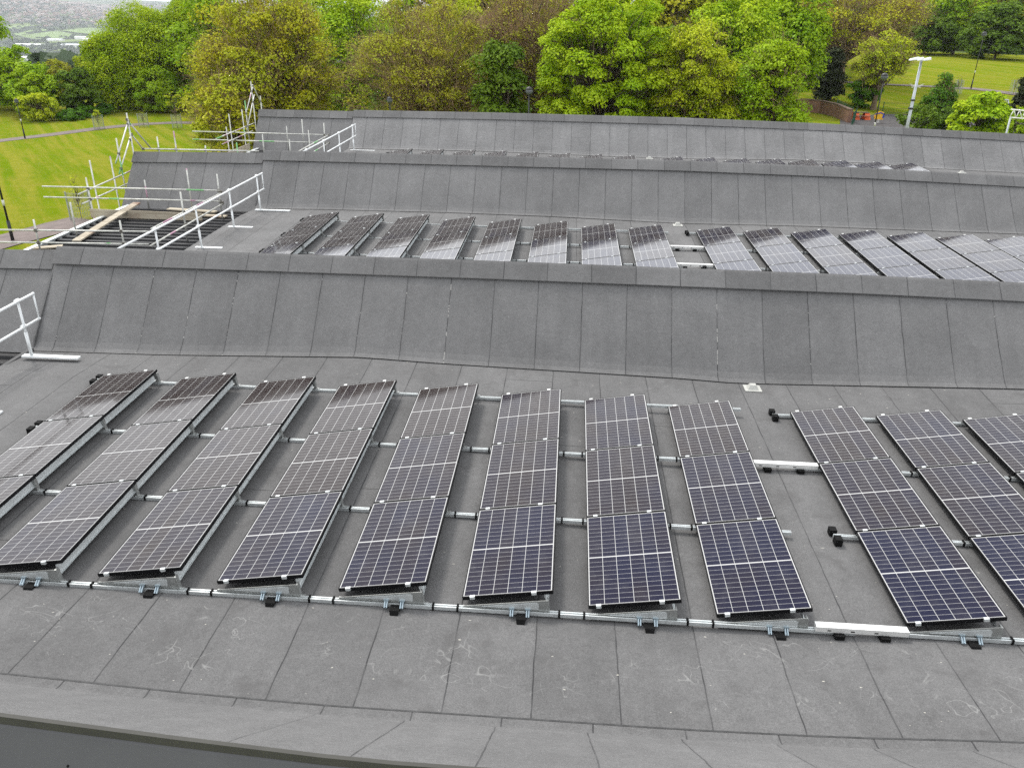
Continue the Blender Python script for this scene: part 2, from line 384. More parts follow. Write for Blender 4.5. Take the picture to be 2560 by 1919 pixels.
# valley land: fields, hedges and rough ground
m, t, b = newmat('valley_land'); g = G(t); p = g.pos()
vn = t.nodes.new('ShaderNodeTexVoronoi'); vn.feature = 'F1'; vn.inputs['Scale'].default_value = 0.0021
sc = g.comb(g.m('MULTIPLY', g.xyz(p)[0], 1.0), g.m('MULTIPLY', g.xyz(p)[1], 0.55), 0.0)
t.links.new(sc, vn.inputs['Vector'])
r_ = g.xyz(vn.outputs['Color'])
c = g.mixc(g.m('GREATER_THAN', r_[0], 0.45), (0.075, 0.10, 0.035), (0.15, 0.20, 0.055))
c = g.mixc(g.m('GREATER_THAN', r_[1], 0.72), c, (0.19, 0.17, 0.10))
vd = t.nodes.new('ShaderNodeTexVoronoi'); vd.feature = 'DISTANCE_TO_EDGE'; vd.inputs['Scale'].default_value = 0.0021
t.links.new(sc, vd.inputs['Vector'])
c = g.mixc(g.m('LESS_THAN', vd.outputs[0], 0.05), c, (0.035, 0.055, 0.025))
c = g.mixc(g.rng(g.noise(p, 0.004, 6, 0.7), 0.45, 0.6, 0, 0.8), c, (0.05, 0.075, 0.035))
t.links.new(c, b.inputs['Base Color']); b.inputs['Roughness'].default_value = 1.0; b.inputs['Specular IOR Level'].default_value = 0.0
M['valley'] = m

# ------------------------------------------------------------------ ground
def ss(a, b, x):
    t = np.clip((np.asarray(x, float) - a) / (b - a), 0, 1); return t * t * (3 - 2 * t)
def ground_z(x, y):
    x = np.asarray(x, float); y = np.asarray(y, float)
    left = 1 - ss(-34, -8, x); right = ss(4, 26, x)
    near = -5.6 - left * 3.0 * ss(42, 96, y) + right * (1.5 + 1.7 * ss(94, 116, y) + 1.5 * ss(116, 160, y))
    r = np.hypot(x, y); az = np.degrees(np.arctan2(x, y))
    start = 168 + 95 * ss(-22, 10, az)
    drop = 142 * ss(0, 1, (r - start) / 900)
    hill = ss(3300, 8200, r) * (190 - 5.5 * np.clip(az + 37, 0, 14)) + 25 * np.sin(az * 0.35 + r * 0.0011) * ss(2500, 6000, r)
    back = np.where(y < -20, 0, 1)
    return near - drop * back + hill * back
def ground_hit(px, py):
    d = ray(px, py); d = d / d.length
    lo, hi = 20.0, 20.0
    while hi < 15000:
        q = d * hi
        if q.z + CAMZ < float(ground_z(q.x, q.y)): break
        lo = hi; hi *= 1.02
    for _ in range(30):
        mi = (lo + hi) / 2; q = d * mi
        if q.z + CAMZ < float(ground_z(q.x, q.y)): hi = mi
        else: lo = mi
    return (q.x, q.y, float(ground_z(q.x, q.y)))
def polar(name, radii, mat, kind):
    az = np.radians(np.arange(0, 360, 1.5)); n = len(az)
    rr, aa = np.meshgrid(radii, az, indexing='ij')
    x = rr * np.sin(aa); y = rr * np.cos(aa); z = ground_z(x, y)
    V = np.stack([x, y, z], -1).reshape(-1, 3)
    F = []
    for j in range(len(radii)-1):
        i = np.arange(n); k = (i+1) % n
        F.append(np.stack([j*n+i, (j+1)*n+i, (j+1)*n+k, j*n+k], 1))
    o = mesh_np(name, V, np.concatenate(F)[:, ::-1], mat, smooth=True); setp(o, kind=kind); return o
polar('lawn', np.concatenate([[0.01], np.arange(4, 200, 4.0)]), M['lawn'], 'structure')
polar('hills', np.concatenate([[196.0], np.geomspace(210, 14000, 110)]), M['valley'], 'structure')
def ribbon(name, pts, w, mat, lift=0.03):
    P = [Vector(p) for p in pts]; Q = []
    for a, c in zip(P, P[1:]):
        for i in range(8): Q.append(a.lerp(c, i/8))
    Q.append(P[-1]); V = []; 
    for i, q in enumerate(Q):
        d = (Q[min(i+1, len(Q)-1)] - Q[max(i-1, 0)]); d.z = 0; d.normalize(); nrm = Vector((-d.y, d.x, 0))
        for sgn in (1, 0, -1):
            e = q + nrm * sgn * w/2; V.append((e.x, e.y, float(ground_z(e.x, e.y)) + lift + (0.02 if sgn == 0 else 0)))
    F = []
    for i in range(len(Q)-1):
        for j in range(2): F.append((3*i+j, 3*i+j+1, 3*i+3+j+1, 3*i+3+j))
    o = mesh_np(name, V, F, mat); setp(o, kind='structure'); return o
ribbon('path', [ground_hit(*q) for q in ((-160, 372), (0, 352), (70, 344), (160, 333), (250, 321), (350, 311), (440, 307), (540, 308), (640, 312))], 2.2, M['path'])
ribbon('path', [ground_hit(*q) for q in ((1990, 196), (2035, 200), (2120, 206), (2200, 211), (2300, 215), (2430, 222), (2530, 234), (2640, 250))], 1.9, M['path'])
ribbon('path', [ground_hit(*q) for q in ((-120, 640), (0, 606), (90, 583), (150, 566), (215, 550))], 2.6, M['path'], 0.04)

# ------------------------------------------------------------------ building
B1, PER = 13.8, 12.08
BB = [B1 - PER, B1, B1 + PER, B1 + 2*PER]
AL, AR, AE = -10.38, 48.0, -14.8
def table(pts):
    xs, ys = zip(*pts); return lambda a: float(np.interp(a, xs, ys))
zero = lambda a: 0.0
Z_front = {1: table([(-9, .22), (-5.36, .13), (-3.56, .04), (-2.18, 0), (1.3, .01), (2.74, .05), (4.35, .15), (9, .2)]),
           2: zero, 3: zero}
Z_f = {1: table([(-8, 0), (-2, 0), (.4, -.03), (2, -.04), (4, 0), (8, .02)]), 2: table([(-8, .02), (-3, 0), (.4, -.04), (2, -.03), (8, 0)]), 3: zero}
Z_b = {1: table([(-8, 0), (-2.4, .01), (-1, -.02), (.4, -.05), (1.9, -.1), (4, -.1), (7, -.09), (10, -.04)]),
       2: table([(-8, .02), (-5, .04), (-2.4, 0), (.4, -.05), (4, -.03), (8, 0), (14, -.05)]),
       3: table([(-8, .02), (-4, .05), (1, .0), (6, 0), (10, .04), (13.7, 0), (16, -.1), (21, -.22)])}
Z_base = {1: table([(-10.4, -.1), (-7.7, -.06), (-3.8, .07), (-2.2, .01), (.34, -.04), (2.24, -.08), (3.3, -.13), (5.5, -.07), (8.4, .01)]),
          2: table([(-10.6, -.05), (-8.2, 0), (-3.9, .03), (-.5, .01), (3.6, -.08), (7.4, -.04), (14.3, -.07)]),
          3: table([(-10.2, .03), (-4.2, .08), (1.4, .01), (5.4, -.01), (10, .08), (13.8, .01), (15.4, -.11), (17.9, -.18), (20.3, -.23)])}
Z_ridge = {0: zero,
           1: table([(-10.3, .05), (-1.3, .07), (5.5, .05), (8.8, .01), (14, -.1)]),
           2: table([(-10.6, .08), (-2.3, .10), (3.6, .12), (9.4, .05), (14.7, -.09), (20, -.2)]),
           3: table([(-10.6, .06), (-3.4, .10), (5, .08), (11.75, -.03), (20.6, -.28), (30, -.5)])}
Z_base[0] = zero
def z_flat(k, a, b):
    r = b - BB[k]
    return float(np.interp(r, [-8.27, -6.7, -1.3, 0], [Z_front[k](a), Z_f[k](a), Z_b[k](a), Z_base[k](a)]))
building = empty('sawtooth_roof_building', (0, 22, -5.6), 'long low building under a grey felt roof of sloped and flat bays carrying solar panels', 'building')
def sheet(name, rows, a0, a1, mat, step=0.5, sub=1):
    """rows: list of (b, zfunc)"""
    A = np.arange(a0, a1 + 1e-6, step); A[-1] = a1; n = len(A)
    V = []
    for (b, zf) in rows:
        for a in A: V.append((a, b, zf(float(a))))
    F = []
    for j in range(len(rows)-1):
        for i in range(n-1): F.append((j*n+i, j*n+i+1, (j+1)*n+i+1, (j+1)*n+i))
    mb = MB(); mb.add(V, F); return mb.build(name, mat, building)
def add(zf, d): return lambda a: zf(a) + d
def blend(z0, z1, t, d=0.0): return lambda a: z0(a)*(1-t) + z1(a)*t + d
for k in (1, 2, 3):
    B = BB[k]; fm = M['flat1'] if k == 1 else M['flat2']; sm = M['slope%d' % k]
    sheet('flat_roof', [(B-8.27, Z_front[k]), (B-6.7, Z_f[k]), (B-4, blend(Z_f[k], Z_b[k], .5)), (B-1.3, Z_b[k]), (B+.02, add(Z_base[k], -.006))], AL, AR, fm)
    # felt slope with a soft fillet at its foot, a ridge cap and the hidden back slope
    sheet('roof_slope', [(B-.04, add(Z_base[k], .006)), (B+.0, add(Z_base[k], .012)), (B+.07, add(Z_base[k], .045)), (B+.17, add(Z_base[k], .13)),
                         (B+.85, blend(Z_base[k], Z_ridge[k], .55, .81)), (B+1.50, add(Z_ridge[k], 1.48))], AL, AR, sm)
    sheet('ridge_cap', [(B+1.235, add(Z_ridge[k], 1.238)), (B+1.226, add(Z_ridge[k], 1.246)), (B+1.475, add(Z_ridge[k], 1.492)), (B+1.52, add(Z_ridge[k], 1.525)), (B+1.60, add(Z_ridge[k], 1.50)), (B+1.74, add(Z_ridge[k], 1.38))], AL-.03, AR, M['cap'])
    zf = Z_front.get(k+1, zero)
    sheet('back_slope', [(B+1.58, add(Z_ridge[k], 1.49)), (B+3.65, add(zf, .14)), (B+3.83, add(zf, .01))], AL, AR, M['back'])
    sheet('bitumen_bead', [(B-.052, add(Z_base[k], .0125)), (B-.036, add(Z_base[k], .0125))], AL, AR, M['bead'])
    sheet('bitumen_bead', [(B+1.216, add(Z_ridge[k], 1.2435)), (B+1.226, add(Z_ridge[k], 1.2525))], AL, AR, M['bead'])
    # the gable end beyond the deck, set slightly lower and further back
    lo = {1: .02, 2: .055, 3: .06}[k]; le = {1: -.06, 2: -.03, 3: .05}[k]
    zr = table([(-15, le), (-10.4, lo)])
    AE2 = AE - .35 if k == 1 else AE - .2 * (k > 1)
    sheet('roof_slope', [(B+.0, lambda a: -.16), (B+1.50, add(zr, 1.42))], AE2, AL, M['slopeL'])
    sheet('ridge_cap', [(B+1.215, add(zr, 1.15)), (B+1.20, add(zr, 1.168)), (B+1.50, add(zr, 1.47)), (B+1.58, add(zr, 1.45)), (B+1.72, add(zr, 1.32))], AE2-.03, AL-.035, M['cap'])
    sheet('back_slope', [(B+1.56, add(zr, 1.44)), (B+3.8, lambda a: -.16)], AE2, AL, M['back'])
    sheet('verge_strip', [(B-.03, lambda a: -.17), (B+1.2, add(zr, 1.118))], AE2-.04, AE2+.22, M['cap'])
    mb = MB(); mb.prism([(B-.02, -.2), (B+1.5, 1.36), (B+1.6, 1.36), (B+3.75, -.2)], 'x', AE2+.02, AE2+.12); mb.build('gable_wall', M['fascia'], building)
    # step between the two heights of slope
    mb = MB(); mb.prism([(B+.0, -.16), (B+.14, .1), (B+1.47, 1.47), (B+1.58, 1.46), (B+3.7, -.1)], 'x', AL-.02, AL+.01); mb.build('roof_step', M['cap_top'], building)
    # corrugated metal deck at the left end, ribs along the bay
    mb = MB(); b0 = B-8.0; prof = []
    while b0 < B+.05:
        prof += [(b0, -.20), (b0+.17, -.20), (b0+.20, -.135), (b0+.33, -.135), (b0+.36, -.20)]; b0 += .36
    n = len(prof); vs = [(AE+.05, p, q) for p, q in prof] + [(AL+.02, p, q) for p, q in prof]
    mb.add(vs, [(i, i+1, n+i+1, n+i) for i in range(n-1)]); mb.build('metal_deck', M['deck'], building)
    MB().box(AL-.03, AL+.05, B-8.2, B-.02, -.19, -.035).build('deck_upstand', M['cap_top'], building)
    mb = MB(); mb.box(AE-.12, AE+.06, B-8.2, B+.1, -.26, -.10); mb.box(AE-.02, AE+.10, B-8.2, B+.1, -.10, -.07); mb.build('edge_trim', M['galv'], building)
# nearest ridge, seen from behind and above
B = BB[0]; zr = table([(-10, .75), (-5.2, .34), (-3.9, .22), (-2.55, .11), (-1.25, .02), (3, .02), (9, .15)])
sheet('back_slope', [(B+2.03, add(zr, 1.49)), (B+3.62, add(Z_front[1], .085)), (B+3.68, add(Z_front[1], .042))], -14.0, AR, M['back'])
sheet('upstand_strip', [(B+3.68, add(Z_front[1], .042)), (B+3.72, add(Z_front[1], .026)), (B+3.81, add(Z_front[1], .016)), (B+3.82, add(Z_front[1], -.004))], -14.0, AR, M['strip'])
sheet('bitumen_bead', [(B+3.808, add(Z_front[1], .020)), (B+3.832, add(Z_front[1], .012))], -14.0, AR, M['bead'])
sheet('edge_trim', [(B+2.035, add(zr, 1.50)), (B+2.00, add(zr, 1.505)), (B+1.985, add(zr, 1.452))], -14.0, AR, M['trim'])
sheet('fascia_panel', [(B+1.99, add(zr, 1.454)), (B+1.97, add(zr, 1.445)), (B+1.72, add(zr, 1.17)), (B+1.70, add(zr, 1.13))], -14.0, AR, M['fascia'])
sheet('rooflight_slope', [(B+1.70, add(zr, 1.12)), (B+1.60, add(zr, 1.10)), (B+.1, lambda a: -.4)], -14.0, AR, M['rooflight'])
mb = MB()
for a in np.arange(-9.4, 12, .62):
    zz = zr(a) + 1.303; mb.ball((a, B+1.85, zz), .013, 8, 5)
mb.build('screw_heads', M['rubber'], building)
# walls down to the ground
mb = MB()
mb.box(AE+.1, AR, 1.75, 2.0, -5.6, -.35); mb.box(AE+.1, AR, 41.6, 41.85, -5.6, -.05); mb.box(AE+.1, AE+.35, 2.0, 41.6, -5.6, -.27); mb.box(AR-.25, AR, 2.0, 41.6, -5.6, -.3)
mb.build('wall', M['brick'], building)
MB().box(AE+.35, AR-.25, 2.0, 41.6, -.6, -.32).build('ceiling_slab', M['fascia'], building)

# rainwater outlets at the low points
for (x, y), lab in (((3.52, 13.52), 'pale square roof outlet at the foot of the nearest felt slope'),
                    ((3.51, 25.5), 'pale roof outlet at the foot of the second felt slope, beyond the middle panel rows'),
                    ((3.6, 37.6), 'pale roof outlet at the foot of the farthest slope, between panel tips'),
                    ((17.1, 36.9), 'pale roof outlet standing alone right of the last far solar panel')):
    k = 1 if y < 15 else (2 if y < 27 else 3); z = z_flat(k, x, y)
    e = empty('roof_outlet', (x, y, z), lab, 'roof outlet', 'rainwater outlets on the felt roof')
    MB().box(x-.15, x+.15, y-.13, y+.13, z+.004, z+.022).build('flange', M['outlet'], e)
    mb = MB(); mb.hexa([(x-.10,y-.09,z+.02),(x+.10,y-.09,z+.02),(x+.10,y+.09,z+.02),(x-.10,y+.09,z+.02),(x-.05,y-.045,z+.10),(x+.05,y-.045,z+.10),(x+.05,y+.045,z+.10),(x-.05,y+.045,z+.10)])
    mb.build('grate', M['outlet'], e)

# ------------------------------------------------------------------ solar arrays
SH = (CAMZ - .10) / CAMZ           # panel undersides lie .10 above the felt
PITCH_A, STEP_L = 1.4403*SH, 1.782*SH
ROW0 = 7.186
TILT = R(9.3)
ORD = ['first','second','third','fourth','fifth','sixth','seventh','eighth','ninth','tenth','eleventh','twelfth','thirteenth','fourteenth','fifteenth','sixteenth','seventeenth','eighteenth']
def build_panel():
    e = empty('solar_panel', (0,0,0), 'x', 'solar panel')
    # tilt about the low long edge is part of the object's own rotation
    g_ = MB().add([(.006,.006,.043),(PW-.006,.006,.043),(PW-.006,PL-.006,.043),(.006,PL-.006,.043)], [(0,1,2,3)])
    g_.build('glass', M['cells'], e)
    f = MB()
    f.box(0, PW, 0, .011, 0, .046); f.box(0, PW, PL-.011, PL, 0, .046); f.box(0, .011, .011, PL-.011, 0, .046); f.box(PW-.011, PW, .011, PL-.011, 0, .046)
    f.add([(.01,.01,.028),(PW-.01,.01,.028),(PW-.01,PL-.01,.028),(.01,PL-.01,.028)], [(0,1,2,3)])
    f.build('frame', M['frame'], e)
    for x in (.09, PW-.24):
        c = MB(); c.box(x, x+.055, -.020, .014, .018, .054); c.build('clamp', M['galv'], e)
    return e
P0 = build_panel(); P0['used'] = False
def place_panel(a, b, z, rx, label, group, last=False):
    if not P0.get('used'): e = P0; P0['used'] = True
    else: e = dup(P0)
    e.location = (a, b, z); e.rotation_euler = (rx, -TILT, 0)
    e['label'] = label; e['group'] = group
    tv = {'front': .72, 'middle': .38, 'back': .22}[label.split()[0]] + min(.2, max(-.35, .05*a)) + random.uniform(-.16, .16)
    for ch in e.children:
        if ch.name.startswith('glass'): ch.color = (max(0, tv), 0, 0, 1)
    if last:
        for x in (.09, PW-.24):
            MB().box(x, x+.055, PL-.014, PL+.022, .018, .054).build('clamp', M['alu'], e, local=False)
    return e
def build_bracket():
    e = empty('mounting_bracket', (0,0,0), 'x', 'bracket')
    p = MB(); p.prism([(.0, -.055), (.02, -.02), (.94, .122), (.955, .112), (.985, -.055)], 'y', -.003, .003)
    p.prism([(.0, -.055), (.985, -.055), (1.03, -.052), (.0, -.052)], 'y', .0, .05)
    p.prism([(.945, .118), (.965, .115), (.985, -.055), (.96, -.055)], 'y', -.002, .06)
    p.build('plate', M['plate'], e)
    MB().prism([(.22, -.008), (.86, -.008), (.86, .065), (.84, .082), (.80, .080)], 'y', -.010, -.003).build('pressed_rib', M['galv'], e)
    for x in (.56, .74):
        q = MB(); q.box(x-.012, x+.012, -.075, -.01, -.075, -.045); q.tube((x, -.05, -.035), (x, -.05, -.10), .008, 6); q.box(x-.03, x+.03, -.03, -.004, -.02, .0)
        q.tube((x-.012, -.012, -.01), (x-.012, -.085, -.06), .010, 6); q.tube((x+.014, -.012, -.01), (x+.014, -.085, -.06), .010, 6)
        q.build('hook_bolt', M['zinc'], e)
    f = MB(); f.hexa([(.63,-.17,-.118),(.71,-.17,-.118),(.71,.05,-.118),(.63,.05,-.118),(.615,-.13,-.055),(.725,-.13,-.055),(.725,.05,-.055),(.615,.05,-.055)])
    f.build('rubber_foot', M['rubber'], e)
    return e
K0 = build_bracket(); K0['used'] = False
def place_bracket(a, b, z, label, group):
    if not K0.get('used'): e = K0; K0['used'] = True
    else: e = dup(K0)
    e.location = (a, b, z); e['label'] = label; e['group'] = group
def rail(a0, a1, b, z, label, group, gaps=(), clips=True, feet=(), endfoot=None):
    e = empty('mounting_rail', (a0, b, z), label, 'rail', group)
    ch = MB(); prof = [(b-.026, z-.078), (b+.026, z-.078), (b+.026, z-.036), (b+.012, z-.036), (b+.012, z-.05), (b-.012, z-.05), (b-.012, z-.036), (b-.026, z-.036)]
    ch.box(a0, a1, b-.024, b+.024, z-.080, z-.052)
    ch.box(a0, a1, b-.024, b-.011, z-.052, z-.034); ch.box(a0, a1, b+.011, b+.024, z-.052, z-.034)
    ch.build('channel', M['galv'], e)
    cl = []
    for (g0, g1) in gaps:
        for x in (g0+.05, g1-.06):
            if clips: MB().box(x, x+.022, b-.034, b+.034, z-.084, z-.022).build('cable_clip', M['rubber'], e)
    for x in feet:
        MB().box(x-.05, x+.05, b-.075, b+.075, z-.104, z-.081).build('rubber_foot', M['rubber'], e)
    if endfoot is not None:
        x = endfoot
        MB().box(x-.02, x+.07, b-.16, b-.05, z-.10, z-.0).build('end_block', M['rubber'], e)
        MB().box(x-.03, x+.06, b+.06, b+.16, z-.10, z-.01).build('end_block', M['rubber'], e)
def tray(a0, a1, b, z, label, group):
    e = empty('cable_tray', (a0, b, z), label, 'cable tray', group)
    t_ = MB(); t_.box(a0, a1, b-.045, b+.045, z-.03, z+.035); t_.build('channel', M['alu'], e)
    mb = MB()
    for i in range(int((a1-a0)/.25)): mb.box(a0+.12+.25*i, a0+.16+.25*i, b-.047, b-.045, z-.012, z+.002)
    if mb.v: mb.build('slots', M['rubber'], e)
    for x in (a0+.25, a1-.25):
        MB().box(x-.05, x+.05, b-.10, b+.03, z-.10, z-.03).build('rubber_foot', M['rubber'], e)
BAYN = {1: 'nearest', 2: 'middle', 3: 'farthest'}
ROWN = ['front', 'middle', 'back']
def colA(i): return (-1.5681+.2342*i)*6.15*SH
def array(k, nB, joints_from=0):
    off = (k-1)*12.08
    rowb = [(ROW0+off)*SH + STEP_L*j + (.47 if k == 3 else 0) for j in range(4)]
    def zz(a, b):   # panel plane follows the felt
        t = (b-rowb[0])/(rowb[3]-rowb[0]); return Z_f[k](a)*(1-t) + Z_b[k](a)*t + .10
    colsA = [colA(i) for i in range(1, 9)]
    a9 = 3.955*SH; colsB = [a9 + 1.432*SH*i for i in range(nB)]
    for grp, cols in (('left', colsA), ('right', colsB)):
        for ci, a in enumerate(cols):
            rx = math.atan2(zz(a, rowb[3])-zz(a, rowb[0]), rowb[3]-rowb[0])
            for j in range(joints_from, 3):
                b = rowb[j]+.008
                lab = '%s solar panel of the %s column from the left, %s block, %s roof bay' % (ROWN[j], ORD[ci], grp, BAYN[k])
                place_panel(a, b, zz(a, b), rx, lab, 'solar panels on the %s roof bay' % BAYN[k], last=(j == 2))
            # galvanised wind deflector under the raised long edge
            ah = a + PW*math.cos(TILT); zt = PW*math.sin(TILT)
            y0, y1 = rowb[joints_from]+.02, rowb[3]-.02; z0, z1 = zz(a, y0), zz(a, y1)
            e = empty('wind_deflector', (ah, y0, z0-.06), 'galvanised wind deflector under the %s column, %s block, %s roof bay' % (ORD[ci], grp, BAYN[k]), 'wind deflector', 'wind deflectors on the %s roof bay' % BAYN[k])
            w = MB(); w.hexa([(ah-.07,y0,z0+.015),(ah-.067,y0,z0+.015),(ah-.067,y1,z1+.015),(ah-.07,y1,z1+.015),(ah-.10,y0,z0+zt-.04),(ah-.097,y0,z0+zt-.04),(ah-.097,y1,z1+zt-.04),(ah-.10,y1,z1+zt-.04)])
            w.hexa([(ah-.07,y0,z0+.011),(ah-.045,y0,z0+.011),(ah-.045,y1,z1+.011),(ah-.07,y1,z1+.011),(ah-.07,y0,z0+.014),(ah-.045,y0,z0+.014),(ah-.045,y1,z1+.014),(ah-.07,y1,z1+.014)])
            w.build('sheet', M['galv'], e)
            for j in range(joints_from, 4):
                b = rowb[j] + (-.055 if j == 0 else (.03 if j == 3 else 0.0))
                place_bracket(a, b, zz(a, b)-.0, 'triangular bracket, %s of the %s column, %s block, %s roof bay' % (['front', 'first joint', 'second joint', 'back'][j], ORD[ci], grp, BAYN[k]), 'triangular brackets on the %s roof bay' % BAYN[k])
    for j in range(joints_from, 4):
        b = rowb[j] + (-.06 if j == 0 else (.035 if j == 3 else 0.0))
        nm = ['front', 'first joint', 'second joint', 'back'][j]
        zA = lambda a: zz(a, b)
        gaps = [(colsA[i]+PW, colsA[i+1]) for i in range(7)]
        rail(colsA[0]-.17, colsA[7]+PW+(.20 if j in (1, 3) else .45), b, zz(-1, b), 'galvanised mounting rail along the %s of the left block, %s roof bay' % (nm, BAYN[k]), 'mounting rails on the %s roof bay' % BAYN[k],
             gaps=gaps if j < 3 else (), feet=[c+.67 for c in colsA], endfoot=colsA[0]-.19)
        gapsB = [(colsB[i]+PW, colsB[i+1]) for i in range(nB-1)]
        rail(colsB[0]-(.27 if j in (1, 3) else .35), colsB[-1]+PW+.2, b, zz(5, b), 'galvanised mounting rail along the %s of the right block, %s roof bay' % (nm, BAYN[k]), 'mounting rails on the %s roof bay' % BAYN[k],
             gaps=gapsB if j < 3 else (), feet=[c+.67 for c in colsB], endfoot=(colsB[0]-.27 if j in (1, 3) else None))
        if j in ((0, 2) if k == 1 else (1, 2)):
            tray(colsA[7]+PW+.02, colsB[0]-.01, b, zz(3, b)+.0, 'pale metal cable tray bridging the two panel blocks at the %s, %s roof bay' % (nm, BAYN[k]), 'cable trays between panel blocks')
array(1, 5); array(2, 9); array(3, 8, joints_from=1)

# ------------------------------------------------------------------ guard rails
def guard(label, B, ys, wide):
    x = -10.0; e = empty('guard_rail', (x, ys[0], 0), label, 'guard rail', 'free-standing guard rails on the felt roof')
    y1 = ys[0]+.42; y0 = ys[-1]-.5
    for z in (1.12, .62):
        mb = MB(); mb.tube((x, y0, z), (x, y1, z), .026, 10); mb.ball((x, y1, z), .03, 8, 6); mb.build('handrail' if z > 1 else 'mid_rail', M['white_metal'], e, True)
    mb = MB(); mb.tube((x, y1, 1.12), (x, y1, .62), .017, 8); mb.build('end_loop', M['white_metal'], e, True)
    for y, w in zip(ys, wide):
        mb = MB(); mb.tube((x-.03, y, .03), (x-.03, y, 1.14), .024, 8); mb.tube((x-.03, y, .02), (x-.03, y, .5), .031, 8)
        for z in (1.12, .62): mb.tube((x-.045, y-.05, z), (x-.045, y+.05, z), .036, 8)
        p = mb.build('post', M['white_metal'], e, True)
        MB().box(x-.20, x-.20+w, y-.06, y+.06, .004, .035).build('counterweight_foot', M['white_metal'], e)
guard('white tubular guard rail on the nearest roof bay with one foot beside the panels', BB[1], [13.28, 11.0, 8.7], [1.1, 1.1, 1.1])
guard('white tubular guard rail on the middle roof bay beside the open metal deck', BB[2], [25.45, 23.2, 20.9, 18.6, 16.4], [1.15, .75, .75, .75, .75])
guard('white tubular guard rail on the farthest roof bay by the left end', BB[3], [37.62, 35.3, 33.0, 30.7], [1.15, .75, .75, .75])

# ------------------------------------------------------------------ scaffolds
def scaffold(label, loc, tubes, uprights):
    e = empty('scaffold', loc, label, 'scaffold', 'tube scaffolds at the left roof ends')
    for a, b in tubes: MB().tube(a, b, .0245, 8).build('tube', M['scaf'], e, True)
    for (x, y, z0, z1) in uprights: MB().tube((x, y, z0), (x+.02, y, z1), .0245, 8).build('tube', M['scaf'], e, True)
    # couplers where tubes pass close to each other
    segs = [(Vector(a), Vector(b)) for a, b in tubes] + [(Vector((x, y, z0)), Vector((x+.02, y, z1))) for x, y, z0, z1 in uprights]
    from mathutils.geometry import intersect_line_line
    for i in range(len(segs)):
        for j in range(i):
            r_ = intersect_line_line(*segs[i], *segs[j])
            if not r_: continue
            p, q = r_
            ok = all(-.02 < ((v-s[0]).dot(s[1]-s[0]))/(s[1]-s[0]).length_squared < 1.02 for v, s in ((p, segs[i]), (q, segs[j])))
            if ok and (p-q).length < .14:
                c = (p+q)/2; d = .036
                MB().box(c.x-d, c.x+d, c.y-d, c.y+d, c.z-.045, c.z+.045).build('coupler', M['coupler'], e)
scaffold('tube scaffold on the middle roof bay round the open black deck', (-13, 24, -5.6),
  [((-16.81, 24.7, .73), (-10.98, 24.7, .77)), ((-16.84, 24.7, .39), (-11.0, 24.7, .43)), ((-15.6, 20.3, .48), (-11.13, 20.3, .58)), ((-15.7, 20.3, .14), (-11.2, 20.3, .23)),
   ((-11.0, 20.2, .68), (-10.95, 24.75, .69)), ((-10.95, 19.9, .30), (-10.95, 24.75, .35)), ((-15.3, 24.12, .64), (-15.3, 27.6, .77)), ((-15.3, 24.23, .32), (-15.3, 27.3, .40)),
   ((-15.1, 26.22, 1.23), (-15.1, 27.53, 2.45)), ((-15.1, 27.40, 2.50), (-15.1, 28.74, 1.31)), ((-15.12, 26.34, .86), (-15.12, 27.6, 2.0)), ((-15.12, 27.5, 2.05), (-15.12, 28.22, 1.37)), ((-15.18, 28.2, 1.40), (-10.92, 28.2, 1.43))],
  [(-15.5, 25.0, -5.6, .99), (-15.93, 26.1, -5.6, 1.33), (-15.6, 26.8, -5.6, 1.36), (-14.05, 25.9, -.15, .78), (-12.31, 25.4, -.15, 1.29), (-11.04, 24.75, -.15, 1.27),
   (-11.0, 22.1, -.15, 1.26), (-11.9, 20.3, -.15, .85), (-14.27, 22.0, -.15, .89), (-14.3, 20.3, -.15, .80), (-15.1, 26.51, -.3, 2.0), (-15.08, 27.41, -5.6, 2.7), (-13.97, 28.3, -.1, 2.02), (-14.61, 28.3, -.1, 1.81), (-12.9, 28.3, -.1, 1.55)])
scaffold('tube scaffold on the farthest roof bay at its left gable', (-13, 36, -5.6),
  [((-17.26, 36.8, .79), (-11.05, 36.8, .79)), ((-17.3, 36.8, .44), (-11.05, 36.8, .44)), ((-15.3, 34.74, .80), (-15.3, 39.27, .88)), ((-15.3, 35.35, .49), (-15.3, 38.98, .56)),
   ((-10.95, 32.5, .74), (-10.95, 36.9, .78)), ((-10.95, 33.0, .40), (-10.95, 36.9, .44)), ((-15.2, 38.18, 1.44), (-15.2, 39.5, 2.60)), ((-15.2, 38.05, .72), (-15.2, 39.5, 2.16)), ((-15.2, 39.4, 2.62), (-15.2, 40.5, 1.5))],
  [(-15.62, 36.7, -5.6, 1.04), (-16.05, 38.2, -5.6, 1.42), (-15.68, 38.9, -5.6, 1.55), (-12.25, 37.2, -.15, 1.38), (-11.12, 34.5, -.15, 1.30), (-11.13, 36.8, -.15, 1.30),
   (-13.1, 37.5, -.15, 1.03), (-13.14, 34.5, -.15, 1.08), (-11.99, 34.5, -.15, .90), (-15.2, 39.2, -5.6, 2.79), (-15.2, 38.2, -.3, 2.02), (-15.2, 40.2, -5.6, 2.04), (-12.66, 30.5, -.15, 1.34)])
def plank(name, pts8, label):
    e = MB().hexa(pts8).build(name, M['timber']); setp(e, label, 'scaffold board', 'scaffold boards on the left roof ends'); return e
